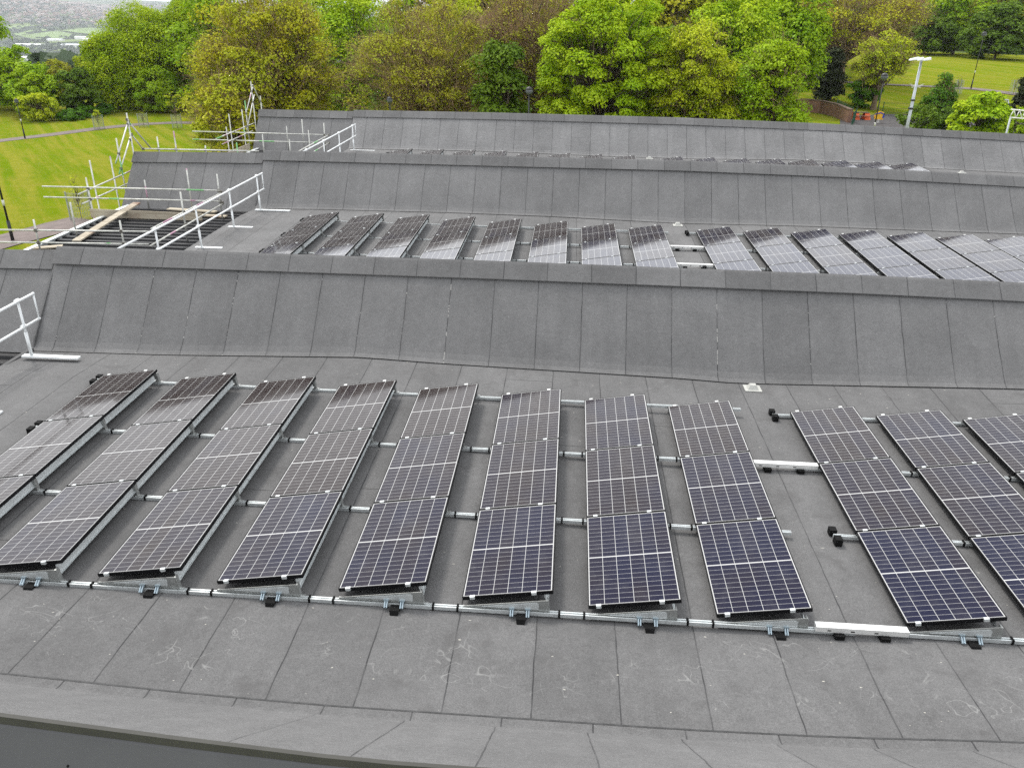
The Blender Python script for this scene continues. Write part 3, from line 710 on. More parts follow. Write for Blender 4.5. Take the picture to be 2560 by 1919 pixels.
def flat_plank(p, q, w, th, z, label, dz=0.0):
    p = Vector((p[0], p[1], z)); q = Vector((q[0], q[1], z+dz)); d = (q-p).normalized(); n = Vector((-d.y, d.x, 0)).normalized()*w/2
    up = Vector((0, 0, th))
    return plank('scaffold_board', [p-n, q-n, q+n, p+n, p-n+up, q-n+up, q+n+up, p+n+up], label)
plank('scaffold_board', [(-15.2,24.38,-.13),(-11.55,24.38,-.13),(-11.55,24.42,-.13),(-15.2,24.42,-.13),(-15.2,24.38,.13),(-11.55,24.38,.10),(-11.55,24.42,.10),(-15.2,24.42,.13)], 'wide weathered scaffold board standing on edge across the open deck')
flat_plank((-14.1, 25.3), (-14.0, 21.5), .24, .04, .135, 'pale scaffold board laid diagonally over the standing board on the deck', dz=-.25)
flat_plank((-14.0, 25.15), (-11.0, 24.95), .22, .04, -.13, 'scaffold board lying flat on the deck behind the standing board')
flat_plank((-13.2, 25.55), (-11.5, 25.35), .22, .04, -.09, 'rear scaffold board lying flat at the foot of the second slope')
flat_plank((-14.9, 20.6), (-14.1, 21.0), .22, .04, -.13, 'short scaffold board by the deck edge behind the nearest ridge')
plank('scaffold_board', [(-15.15,35.0,-.13),(-15.11,35.0,-.13),(-15.11,38.0,-.13),(-15.15,38.0,-.13),(-15.15,35.0,.14),(-15.11,35.0,.14),(-15.11,38.0,.14),(-15.15,38.0,.14)], 'scaffold board standing on edge beside the farthest gable')

# ------------------------------------------------------------------ trees
def unit(rs, n):
    v = rs.normal(size=(n, 3)); return v/np.linalg.norm(v, axis=1, keepdims=True)
def leaves(centres, nrm, size, rs, aspect=0.6):
    n = len(centres)
    nrm = nrm/np.linalg.norm(nrm, axis=1, keepdims=True)
    r_ = unit(rs, n); t1 = np.cross(nrm, r_); t1 /= np.linalg.norm(t1, axis=1, keepdims=True)+1e-9; t2 = np.cross(nrm, t1)
    s_ = size*rs.uniform(.6, 1.35, (n, 1)); t1 = t1*s_; t2 = t2*s_*aspect
    V = np.stack([centres-t1*.5, centres+t2*.5+t1*.08+nrm*s_*.10, centres+t1*.5, centres-t2*.5+t1*.08+nrm*s_*.10], 1)
    return V.reshape(-1, 3)
def tube_np(P, rad, n=4):
    """polyline tubes: P (m,k,3) curves, rad (m,k)"""
    m, k, _ = P.shape
    d = np.gradient(P, axis=1); d /= np.linalg.norm(d, axis=2, keepdims=True)+1e-9
    ref = np.where(np.abs(d[..., 2:3]) < .9, np.array([0., 0, 1]), np.array([1., 0, 0]))
    e = np.cross(d, ref); e /= np.linalg.norm(e, axis=2, keepdims=True)+1e-9; f = np.cross(d, e)
    ang = 2*np.pi*np.arange(n)/n
    V = P[:, :, None, :] + rad[:, :, None, None]*(e[:, :, None, :]*np.cos(ang)[None, None, :, None] + f[:, :, None, :]*np.sin(ang)[None, None, :, None])
    idx = np.arange(m*k*n).reshape(m, k, n)
    F = np.stack([idx[:, :-1], idx[:, 1:], np.roll(idx, -1, 2)[:, 1:], np.roll(idx, -1, 2)[:, :-1]], -1).reshape(-1, 4)
    return V.reshape(-1, 3), F
def tree(name, label, loc, H, rx, crown0=.15, ry=None, kind='green', bark='bark', nclump=120, clump_r=None, nleaf=20000,
         leaf=.3, twigs=0, seed=0, shape='round', cat='tree', group=None, trunk_r=None, droop=0.0, fill=.35, bare=False, lean=0.0):
    rs = np.random.RandomState(seed+11); ry = ry or rx
    zc = H*(crown0+1)/2; rz = H*(1-crown0)/2
    clump_r = clump_r or .26*(rx+rz)/2*1.1
    e = empty(name, loc, label, cat, group)
    # lumpy envelope: clump centres near the shell of an ellipsoid with uneven lobes
    u = unit(rs, nclump*2)
    lob = unit(rs, 9); lobw = rs.uniform(-.12, .32, 9)
    f = 1 + (np.maximum(0, u@lob.T)**4*lobw).sum(1)
    if shape == 'cone': w = np.clip(1-(u[:, 2]*.5+.5)*.75, .15, 1)
    elif shape == 'column': w = np.ones(len(u))
    elif shape == 'spread': w = np.where(u[:, 2] > 0, 1.0, .8)
    else: w = np.ones(len(u))
    rr = np.where(rs.rand(len(u)) < fill, rs.uniform(.35, .8, len(u)), rs.uniform(.78, 1.0, len(u)))
    C = np.stack([u[:, 0]*rx*w*f*rr, u[:, 1]*ry*w*f*rr, zc+u[:, 2]*rz*np.minimum(f, 1.12)*rr], 1)
    C[:, :2] *= (1-clump_r*.45/max(rx, ry))
    C = C[C[:, 2] > H*crown0*.6+.1][:nclump]; nc = len(C)
    # limbs from the trunk to the clumps
    tr = trunk_r or H*.022
    th = H*.72
    k = 5; T = np.linspace(0, 1, k)
    z0 = np.clip(C[:, 2]*rs.uniform(.35, .7, nc), H*.06, th)
    S = np.stack([np.zeros(nc)+lean*z0, np.zeros(nc), z0], 1)
    mid = S*.5+C*.5 + rs.normal(size=(nc, 3))*.05*H*np.array([1, 1, .5]); mid[:, 2] -= (C[:, 2]-z0)*.08*droop
    P = S[:, None]*(1-T[None, :, None])**2 + mid[:, None]*2*(T*(1-T))[None, :, None] + C[:, None]*(T**2)[None, :, None]
    P[:, 1:-1] += rs.normal(size=(nc, k-2, 3))*.012*H
    L = np.linalg.norm(C-S, axis=1)
    rad = (tr*.30*(L/(L.max()+1e-6)))[:, None]*(1-T*.85)[None]+.012
    V1, F1 = tube_np(P, rad, 4)
    tz = np.linspace(0, th, 7); TP = np.stack([lean*tz+np.sin(tz*.7+seed)*.02*H*(tz/th), np.cos(tz*.9+seed)*.012*H*(tz/th), tz], 1)[None]
    TR = (tr*(1-.72*tz/th)+.25*tr*np.exp(-tz/(H*.03)))[None]
    V2, F2 = tube_np(TP, TR, 8)
    o = mesh_np('trunk', np.concatenate([V1, V2]), np.concatenate([F1, F2+len(V1)]), M[bark], e, True)
    if twigs:
        n = twigs; ci = rs.randint(0, nc, n); d = unit(rs, n); out = C[ci]-np.array([0, 0, zc*.8]); out /= np.linalg.norm(out, axis=1, keepdims=True)
        d = d*.75+out*.8+np.array([0, 0, .25]); d /= np.linalg.norm(d, axis=1, keepdims=True)
        st = C[ci]+rs.normal(size=(n, 3))*clump_r*.35; ln = clump_r*rs.uniform(.5, 1.3, n)
        kk = np.linspace(0, 1, 3); bend = rs.normal(size=(n, 3))*.18
        PT = st[:, None]+d[:, None]*(ln[:, None, None]*kk[None, :, None])+bend[:, None]*(ln[:, None, None]*(kk**2)[None, :, None])
        RT = np.full((n, 3), .013)*np.array([1.1, .7, .3])
        V3, F3 = tube_np(PT, RT, 3); mesh_np('twigs', V3, F3, M['twig'], e)
    # leaves: each clump is a loose dome of leaf faces
    per = rs.multinomial(nleaf, rs.dirichlet(np.ones(nc)*6)); ci = np.repeat(np.arange(nc), per); n = len(ci)
    d = unit(rs, n); d[:, 2] = np.where(d[:, 2] < -.25, -d[:, 2], d[:, 2])
    cr = clump_r*rs.uniform(.45, 1.35, nc)
    radl = rs.uniform(.35, 1.0, n)**.5
    off = d*(cr[ci]*radl)[:, None]; off[:, 2] *= .75
    if droop: off[:, 2] -= droop*cr[ci]*rs.uniform(0, 2.2, n)*(np.hypot(off[:, 0], off[:, 1])/cr[ci])
    pos = C[ci]+off+rs.normal(size=(n, 3))*.04*clump_r
    pos[:, 2] = np.maximum(pos[:, 2], .12)
    nr = d*.9+np.array([0, 0, .55])+rs.normal(size=(n, 3))*.45
    if droop: nr[:, 2] -= droop*.3
    V = leaves(pos, nr, leaf, rs, .62 if not droop else .38); F = np.arange(len(V)).reshape(-1, 4)
    mesh_np('crown', V, F, LM[kind], e)
    return e
NT = [0]
def tree_px(name, label, px, ytop, y, halfw, **kw):
    """stand a tree at distance y behind pixel column px, tall enough to reach row ytop"""
    p = at_y(px, ytop, y); zg = float(ground_z(p[0], p[1])); H = p[2]-zg
    dist = (Vector((p[0], p[1], p[2]-CAMZ))).dot(CF)
    rx = halfw/FPX*dist; NT[0] += 1
    kw.setdefault('seed', NT[0]*17)
    return tree(name, label, (p[0], p[1], zg-.05), H, rx, **kw)
GT = 'trees round the park'
def T(label, px, ytop, y, halfw, kind, **kw):
    kw.setdefault('name', 'broadleaf_tree'); nm = kw.pop('name')
    return tree_px(nm, label, px, ytop, y, halfw, kind=kind, group=kw.pop('group', GT), **kw)
# left, beyond the lawn
T('bright green tree at the far left edge of the park', 15, 118, 118, 95, 'green', crown0=.05, nleaf=16000, leaf=.42, nclump=90)
T('mid green bushy tree second from the left beyond the lawn', 70, 165, 112, 62, 'green', crown0=.05, nleaf=12000, leaf=.38, nclump=80)
T('slim bronze tree between two green crowns beyond the left lawn', 142, 150, 120, 34, 'brown', crown0=.1, nleaf=5000, leaf=.30, nclump=60, twigs=900, shape='column')
T('round dark green tree beside the bramble bank', 182, 178, 114, 50, 'dark', crown0=.02, nleaf=12000, leaf=.40, nclump=70)
T('low olive bush at the lawn edge under the left trees', 88, 232, 107, 46, 'yellow', name='bush', cat='bush', crown0=.0, nleaf=8000, leaf=.34, nclump=60)
T('light green tree behind the dark round tree', 222, 122, 138, 40, 'yellow', crown0=.1, nleaf=8000, leaf=.42, nclump=60)
T('weeping willow with trailing pale leaves left of the tall group', 258, 70, 120, 58, 'willow', crown0=.0, nleaf=34000, leaf=.36, nclump=130, droop=.8, name='willow_tree')
T('tall spreading green tree, highest against the valley', 352, 10, 126, 118, 'willow', crown0=.06, nleaf=60000, leaf=.34, nclump=230, droop=.25, fill=.3)
T('dark green tree standing in front of the tall spreading tree', 385, 175, 119, 60, 'green', crown0=.03, nleaf=15000, leaf=.38, nclump=80, droop=.3)
T('tall green tree between the spreading tree and the bronze one', 470, -30, 128, 80, 'willow', crown0=.08, nleaf=40000, leaf=.34, nclump=150, droop=.3)
for i, px in enumerate((178, 212, 245)):
    T(['left', 'middle', 'right'][i]+' mound of the bramble bank at the lawn edge', px, 276-i*8, 109+i*3, 34, 'bush', name='bramble', cat='bush', crown0=.0, nleaf=5000, leaf=.36, nclump=40, group='bramble bank')
# centre, behind the farthest ridge
T('big bronze and olive tree overhanging the farthest roof end', 640, -35, 66, 190, 'olive', crown0=.03, nleaf=60000, leaf=.22, nclump=260, twigs=6500, bark='bark_pale', fill=.45, clump_r=1.35)
T('low olive branches hanging beside the farthest gable', 575, 190, 60, 100, 'olive', crown0=.0, nleaf=14000, leaf=.24, nclump=90, twigs=1500, clump_r=1.0)
T('bright green tree top behind the bronze tree', 880, -40, 96, 150, 'maple', crown0=.1, nleaf=44000, leaf=.30, nclump=190)
T('twiggy brown tree with thin new leaves, centre left', 1060, 15, 64, 175, 'brown', crown0=.03, nleaf=36000, leaf=.18, nclump=220, twigs=8000, bark='bark_pale', fill=.5, clump_r=1.25)
T('yellow green tree top above the brown tree', 1130, -30, 90, 80, 'yellow', crown0=.2, nleaf=14000, leaf=.36, nclump=80)
T('dark holly with dull leaves left of the bare trunk', 1255, 100, 60, 72, 'dark', crown0=.0, nleaf=15000, leaf=.26, nclump=90)
T('nearly bare tree with a thick ivy covered trunk', 1330, -30, 68, 135, 'brown', crown0=.30, nleaf=9000, leaf=.19, nclump=120, twigs=8000, bark='bark', trunk_r=.5, fill=.5, clump_r=1.3, name='bare_tree')
T('large bright green maple right of the bare tree', 1520, -22, 62, 158, 'maple', crown0=.02, nleaf=90000, leaf=.21, nclump=330, clump_r=.85, fill=.3)
T('yellow green round tree right of the large maple', 1755, 52, 60, 118, 'yellow', crown0=.02, nleaf=70000, leaf=.17, nclump=240, twigs=1800, clump_r=.9, fill=.4)
T('mid green tree right of the yellow green round one', 1935, 92, 60, 98, 'green', crown0=.02, nleaf=46000, leaf=.20, nclump=190, clump_r=.85, twigs=1500)
T('dense green tree behind the yellow green round one', 1850, -30, 88, 110, 'maple', crown0=.05, nleaf=26000, leaf=.34, nclump=140)
T('dark green tree behind the gap left of the park slope', 2000, -40, 98, 95, 'green', crown0=.08, nleaf=24000, leaf=.38, nclump=130)
# right, on the park slope
T('old leaning tree with a thick bare trunk on the park slope', 2140, -35, 116, 175, 'olive', crown0=.42, nleaf=15000, leaf=.32, nclump=150, twigs=8000, trunk_r=.62, bark='bark_pale', clump_r=1.7)
T('small layered tree behind the playground fence', 2218, 92, 99, 80, 'yellow', crown0=.38, nleaf=9000, leaf=.26, nclump=80, twigs=2000, trunk_r=.32, bark='bark_pale', shape='spread', clump_r=.95)
T('tall dark conifer on the park slope', 2090, 128, 103, 42, 'conifer', crown0=.0, nleaf=14000, leaf=.30, nclump=100, name='conifer_tree', shape='cone', clump_r=.9)
T('round dark green bush behind the picnic table', 2160, 200, 100, 38, 'bush', crown0=.0, nleaf=12000, leaf=.24, nclump=60, name='bush', cat='bush')
T('small dark shrub at the path left of the conifer', 2030, 195, 110, 26, 'dark', crown0=.0, nleaf=3500, leaf=.3, nclump=30, name='bush', cat='bush')
T('sparse olive conifer in front of the swing frame', 2365, 190, 92, 52, 'bush', crown0=.0, nleaf=9000, leaf=.24, nclump=80, name='conifer_tree', shape='cone', twigs=900)
T('low dark shrub beside the playground at the far ridge', 2330, 262, 80, 68, 'dark', crown0=.0, nleaf=9000, leaf=.24, nclump=70, name='bush', cat='bush')
T('fresh green sycamore in front of the swing frame', 2468, 238, 76, 68, 'maple', crown0=.0, nleaf=12000, leaf=.36, nclump=70)
T('dark conifer cut by the right edge of the view', 2570, 190, 94, 34, 'conifer', crown0=.0, nleaf=6000, leaf=.28, nclump=50, name='conifer_tree', shape='cone')
T('dark green shrub at the far right behind the lattice goal', 2560, 262, 80, 60, 'green', crown0=.0, nleaf=7000, leaf=.28, nclump=50, name='bush', cat='bush')
T('dark green wide tree at the top of the park slope, left', 2330, 40, 168, 70, 'dark', crown0=.02, nleaf=15000, leaf=.5, nclump=90)
T('mid green tree at the top of the slope with an open crown', 2420, -30, 172, 85, 'green', crown0=.02, nleaf=18000, leaf=.5, nclump=110, twigs=1500)
T('large dark green tree at the top right of the slope', 2520, 15, 158, 75, 'dark', crown0=.0, nleaf=20000, leaf=.5, nclump=110)
T('olive tree top above the slope near the right corner', 2500, -50, 190, 85, 'olive', crown0=.2, nleaf=12000, leaf=.5, nclump=90, twigs=2500)
T('green tree on the slope top behind the layered tree', 2240, -30, 178, 75, 'yellow', crown0=.05, nleaf=14000, leaf=.5, nclump=90)
# trees farther back that close the view: copies of three sources, each turned and sized
src = [T('deep green tree filling the view behind the bronze tree', 760, -30, 118, 130, 'green', crown0=.02, nleaf=20000, leaf=.48, nclump=120),
       T('olive tree filling the view behind the brown tree', 1200, -50, 112, 130, 'olive', crown0=.02, nleaf=20000, leaf=.46, nclump=120, twigs=2500),
       T('dark tree filling the view behind the bare tree', 1370, 40, 84, 90, 'dark', crown0=.0, nleaf=18000, leaf=.40, nclump=110)]
rs = random.Random(5)
far = [(-140, 122, 0), (-260, 118, 2), (-420, 126, 0), (2760, 190, 0), (2900, 160, 2), (560, 120, 0), (660, 96, 2), (960, 122, 2), (1010, 86, 2), (1090, 128, 0), (1290, 124, 1), (1450, 118, 0), (1560, 92, 2), (1640, 120, 1), (1700, 84, 2), (1760, 124, 1),
       (1880, 120, 0), (1960, 132, 0), (2050, 140, 2), (2110, 205, 0), (2180, 215, 2), (2290, 205, 0), (2380, 210, 2), (2460, 215, 0), (2560, 205, 2), (2620, 190, 0)]
place = ['just outside the left edge of the view', 'second beyond the left edge of the view', 'third beyond the left edge of the view', 'just outside the right edge of the view', 'second beyond the right edge of the view', 'behind the tall group near the lawn', 'low behind the bronze tree', 'above the bronze tree, farther right', 'low between bronze and brown trees', 'high above the brown tree', 'high behind the bare tree',
         'in the gap left of the large maple', 'hidden low behind the large maple', 'above the gap right of the maple', 'low between maple and yellow green tree', 'above the yellow green tree',
         'above the mid green tree', 'behind the mid green tree, right', 'closing the gap at the left of the park slope', 'beyond the slope, behind the leaning tree', 'beyond the slope, dark, right of the leaning trunk',
         'beyond the slope above the floodlight mast', 'beyond the slope, dark, above the mast', 'beyond the slope by the black lamp post', 'beyond the slope, dark, far right', 'outermost beyond the slope at the right edge']
KN = ['deep green', 'olive', 'dark green']
for (px, y, si), pl in zip(far, place):
    p = at_y(px, 40, y); zg = float(ground_z(p[0], p[1])); o = dup(src[si]); s = rs.uniform(.92, 1.2)
    if y > 180: s *= 1.1
    if y < 100: s *= .9
    o.location = (p[0], p[1], zg-.05); o.rotation_euler = (0, 0, rs.uniform(0, 6.28)); o.scale = (s, s, s*rs.uniform(.9, 1.1))
    o['label'] = '%s tree %s' % (KN[si], pl); o['group'] = 'background trees'

# ------------------------------------------------------------------ park furniture
def lamp(label, base, h, globe=.5):
    x, y, z = base; e = empty('street_lamp', base, label, 'street lamp', 'black park lamps with globe heads')
    mb = MB(); mb.tube((x, y, z), (x, y, z+1.1), .085, 8); mb.tube((x, y, z+1.1), (x, y, z+h), .055, 8, .04); mb.build('post', M['black_post'], e, True)
    MB().tube((x, y, z+1.9), (x, y, z+2.2), .065, 8).build('band', M['pale'], e, True)
    mb = MB(); mb.ball((x, y, z+h+globe*.45), globe/2, 14, 10); mb.build('globe', M['globe'], e, True)
    mb = MB(); mb.ball((x, y, z+h+globe*.52), globe/2*1.01, 14, 5, .98); mb.v = [(a, b_, max(c_, z+h+globe*.55)) for a, b_, c_ in mb.v]; mb.build('cap', M['black_post'], e, True)
lamp('black park lamp cut by the left edge of the view, near the lawn corner', ground_hit(32.6, 602.5), 5.0)
lamp('black park lamp on the far lawn under the left trees', ground_hit(63, 347), 3.9)
p = at_y(2211, 193, 70); zg = float(ground_z(p[0], p[1])); lamp('black lamp with a round globe beside the playground', (p[0], p[1], zg), p[2]-zg-.25, .56)
b_ = ground_hit(2427, 223); t_ = at_y(2452, 88, b_[1]); lamp('black lamp on the park slope path at the right', b_, t_[2]-b_[2]-.2, .6)
p = at_y(1323, 226, 52); zg = float(ground_z(p[0], p[1])); lamp('globe lamp peeping over the farthest ridge below the bare tree', (p[0], p[1], zg), p[2]-zg-.25, .46)
p = at_y(974, 248, 56); zg = float(ground_z(p[0], p[1])); lamp('globe lamp nearly hidden by the brown tree', (p[0], p[1], zg), p[2]-zg-.25, .40)
# floodlight mast
p = at_y(2304, 150, 55); zg = float(ground_z(p[0], p[1])); x, y, zt = p
e = empty('floodlight_mast', (x, y, zg), 'tall grey mast with white floodlights beside the playground', 'mast')
mb = MB(); mb.tube((x, y, zg), (x, y, zt), .13, 12, .075); mb.build('pole', M['mast'], e, True)
mb = MB(); mb.tube((x-.02, y, zt-2.9), (x-.02, y, zt-2.8), .15, 10); mb.tube((x, y, zt-2.4), (x, y, zt-2.3), .14, 10); mb.build('collar', M['black_post'], e, True)
mb = MB(); mb.tube((x-.45, y, zt+.02), (x+.35, y, zt-.03), .04, 6); mb.build('crossarm', M['alu'], e, True)
for dx, dy, s_ in ((-.42, -.1, 1.25), (-.15, -.25, .8), (.30, -.12, 1.0)):
    mb = MB(); cx_ = x+dx; mb.hexa([(cx_-.26*s_, y+dy-.15, zt-.04), (cx_+.18*s_, y+dy-.15, zt+.02), (cx_+.18*s_, y+dy+.2, zt+.02), (cx_-.26*s_, y+dy+.2, zt-.04),
        (cx_-.22*s_, y+dy-.12, zt+.05), (cx_+.16*s_, y+dy-.12, zt+.16), (cx_+.16*s_, y+dy+.18, zt+.16), (cx_-.22*s_, y+dy+.18, zt+.05)]); mb.build('floodlight', M['white_metal'], e)
for sg in (-1, 1):
    mb = MB()
    for i in range(6): mb.tube((x, y, zt-1.55), (x+sg*(.28+.03*i), y-.1, zt-1.62+.05*i), .006, 4)
    mb.build('bird_spikes', M['alu'], e)
# playground surface, wall, fence and toys
pg = [ground_hit(*q) for q in ((2100, 292), (2225, 286), (2290, 288), (2400, 290), (2580, 300), (2600, 345), (2330, 345), (2150, 345), (2100, 325))]
V = [(q[0], q[1], float(ground_z(q[0], q[1]))+.045) for q in pg]; cxy = np.mean(np.array(V), 0)
VV = V+[(cxy[0], cxy[1], float(ground_z(cxy[0], cxy[1]))+.05)]
o = MB().add(VV, [(i, (i+1) % len(V), len(V)) for i in range(len(V))]).build('playground_surface', M['asphalt']); setp(o, kind='structure')
def wall_pts(q0, q1, n):
    return [(q0[0]+(q1[0]-q0[0])*i/n, q0[1]+(q1[1]-q0[1])*i/n) for i in range(n+1)]
wp = [(1980, 279), (2010, 279), (2050, 283), (2090, 293), (2122, 308)]
W3 = [Vector(ground_hit(*q)) for q in wp]
m, t, b = newmat('brick_courses'); g = G(t)
br = t.nodes.new('ShaderNodeTexBrick'); br.inputs['Scale'].default_value = 3.2; br.inputs['Color1'].default_value = (.26, .12, .07, 1); br.inputs['Color2'].default_value = (.17, .08, .05, 1); br.inputs['Mortar'].default_value = (.2, .17, .14, 1)
X, Y, Z = g.xyz(g.pos()); t.links.new(g.comb(g.m('ADD', X, Y), g.m('MULTIPLY', Z, 1.0), 0.0), br.inputs['Vector']); t.links.new(br.outputs[0], b.inputs['Base Color']); b.inputs['Roughness'].default_value = .9
mb = MB(); cp = MB()
for a, c in zip(W3, W3[1:]):
    d = (c-a); d.z = 0; d.normalize(); n = Vector((-d.y, d.x, 0))*.17; zt_ = max(a.z, c.z)
    mb.hexa([a-n-Vector((0,0,.4)), c-n-Vector((0,0,.4)), c+n-Vector((0,0,.4)), a+n-Vector((0,0,.4)), a-n+Vector((0,0,1.25)), c-n+Vector((0,0,1.25)), c+n+Vector((0,0,1.25)), a+n+Vector((0,0,1.25))])
    n2 = n*1.25; cp.hexa([a-n2+Vector((0,0,1.252)), c-n2+Vector((0,0,1.252)), c+n2+Vector((0,0,1.252)), a+n2+Vector((0,0,1.252)), a-n2+Vector((0,0,1.36)), c-n2+Vector((0,0,1.36)), c+n2+Vector((0,0,1.36)), a+n2+Vector((0,0,1.36))])
e = empty('brick_wall', W3[0], 'curved red brick wall behind the farthest ridge beside the playground', 'wall'); mb.build('brickwork', m, e); cp.build('coping', M['brick'], e)
def fence(pts, label, h=1.15, step=.11):
    P = [Vector(ground_hit(*q)) for q in pts]; e = empty('mesh_fence', P[0], label, 'fence', 'green mesh fences of the playground')
    bars = MB(); rails_ = MB()
    for a, c in zip(P, P[1:]):
        L = (c-a).length; n = int(L/step)
        for i in range(n):
            q = a.lerp(c, i/n); q.z = float(ground_z(q.x, q.y)); bars.tube(q, q+Vector((0, 0, h)), .008, 3, cap=False)
        for z in (.1, h*.5, h-.03): rails_.tube(a+Vector((0, 0, z)), c+Vector((0, 0, z)), .014, 4)
        m_ = max(1, int(L/2.6))
        for i in range(m_+1):
            q = a.lerp(c, i/m_); q.z = float(ground_z(q.x, q.y)); MB().box(q.x-.035, q.x+.035, q.y-.035, q.y+.035, q.z, q.z+h+.08).build('fence_post', M['green_fence'], e)
    bars.build('bars', M['green_fence'], e); rails_.build('wires', M['green_fence'], e)
fence([(2086, 292), (2090, 275), (2128, 297)], 'short green mesh fence by the brick wall')
fence([(2205, 284), (2292, 286), (2350, 288)], 'green mesh fence at the foot of the grass slope')
fence([(2128, 318), (2136, 305)], 'green gate panel nearest the brick wall end', 1.3)
def table_at(base, label):
    x, y, z = base; e = empty('picnic_table', base, label, 'picnic table')
    MB().box(x-.8, x+.75, y-.38, y+.38, z+.70, z+.75).build('tabletop', M['bark'], e)
    for dy in (-.72, .62): MB().box(x-.8, x+.8, y+dy-.13, y+dy+.13, z+.42, z+.46).build('seat', M['bark'], e)
    for dx in (-.55, .55):
        mb = MB(); mb.hexa([(x+dx-.3, y-.78, z), (x+dx+.3, y-.78, z), (x+dx+.3, y+.72, z), (x+dx-.3, y+.72, z), (x+dx-.24, y-.3, z+.69), (x+dx+.24, y-.3, z+.69), (x+dx+.24, y+.3, z+.69), (x+dx-.24, y+.3, z+.69)]); mb.build('leg', M['orange'], e)
table_at(ground_hit(2150, 299), 'orange picnic table with a dark top in the playground')
x, y, z = ground_hit(2194, 309)
e = empty('spring_rider', (x, y, z), 'yellow and blue spring rider near the globe lamp', 'spring rider')
mb = MB(); mb.prism([(x-.42, z+.42), (x+.40, z+.38), (x+.46, z+.75), (x+.40, z+1.12), (x+.05, z+1.2), (x-.30, z+1.02), (x-.46, z+.70)], 'y', y-.06, y-.02); mb.build('side_panel', M['yellow'], e)
mb = MB(); mb.prism([(x-.42, z+.42), (x+.40, z+.38), (x+.46, z+.75), (x+.40, z+1.12), (x+.05, z+1.2), (x-.30, z+1.02), (x-.46, z+.70)], 'y', y+.10, y+.14); mb.build('side_panel', M['yellow'], e)
mb = MB(); mb.prism([(x-.46, z+.85), (x+.1, z+1.0), (x+.5, z+.85), (x+.5, z+.95), (x+.08, z+1.12), (x-.48, z+.95)], 'y', y-.085, y-.063); mb.prism([(x+.3, z+.5), (x+.52, z+.62), (x+.48, z+1.05), (x+.36, z+.9)], 'y', y-.085, y-.063); mb.build('stripe', M['blue'], e)
MB().box(x-.2, x+.2, y-.02, y+.10, z+.6, z+.66).build('seat', M['redp'], e)
mb = MB(); prev = None
for i in range(33):
    a = i*.785; q = Vector((x+.12*math.cos(a), y+.03+.12*math.sin(a), z+.02+.4*i/32)); 
    if prev: mb.tube(prev, q, .018, 4)
    prev = q
mb.build('spring', M['alu'], e)
x, y, z = ground_hit(2306, 289)
e = empty('spring_rider', (x, y, z), 'pale blue rocker behind the floodlight mast', 'spring rider')
mb = MB(); mb.ball((x, y, z+.75), .42, 12, 8, .75); mb.build('body', M['skyblue'], e, True)
mb = MB(); mb.ball((x-.48, y, z+.62), .2, 10, 6); mb.build('head', M['yellow'], e, True)
mb = MB(); mb.tube((x, y, z), (x, y, z+.45), .10, 10); mb.build('spring', M['redp'], e, True)
# swing frame and lattice goal
a = ground_hit(2420, 283); zt = at_y(2424, 252, a[1])[2]; c = at_y(2518, 260, a[1]+2)
e = empty('swing_frame', a, 'pale steel swing frame behind the fresh green sycamore', 'swing frame')
MB().tube((a[0], a[1], zt), (c[0], c[1], zt), .07, 8).build('crossbar', M['mast'], e, True)
for qx, qy in ((a[0], a[1]), (c[0], c[1])):
    for dy in (-.9, .9): MB().tube((qx, qy+dy, float(ground_z(qx, qy+dy))), (qx, qy, zt), .06, 8).build('leg', M['mast'], e, True)
for f_ in (.3, .42):
    qx = a[0]+(c[0]-a[0])*f_; qy = a[1]+(c[1]-a[1])*f_
    MB().tube((qx, qy, zt), (qx, qy, zt-1.4), .02, 5).build('chain', M['black_post'], e, True)
p0 = at_y(2524, 294, 60); p1 = at_y(2528, 274, 60); p2 = at_y(2600, 281, 60); p3 = at_y(2600, 300, 60)
zg = float(ground_z(p0[0], p0[1]))
e = empty('lattice_frame', (p0[0], p0[1], zg), 'white lattice steel frame cut by the right edge of the view', 'steel frame')
mb = MB(); mb.tube(p0, p3, .05, 6); mb.build('lower_chord', M['alu'], e, True)
mb = MB(); mb.tube(p1, p2, .05, 6); mb.build('upper_chord', M['alu'], e, True)
mb = MB()
for i in range(5):
    f0, f1 = i/5, (i+.5)/5; L_ = lambda f: Vector(p0).lerp(Vector(p3), f); U_ = lambda f: Vector(p1).lerp(Vector(p2), f)
    mb.tube(L_(f0), U_(f1), .03, 5); mb.tube(U_(f1), L_((i+1)/5), .03, 5)
mb.build('lattice', M['alu'], e, True)
for f_ in (.03, .97):
    q = Vector(p0).lerp(Vector(p3), f_); MB().tube(q, (q.x, q.y, float(ground_z(q.x, q.y))), .06, 6).build('leg', M['mast'], e, True)
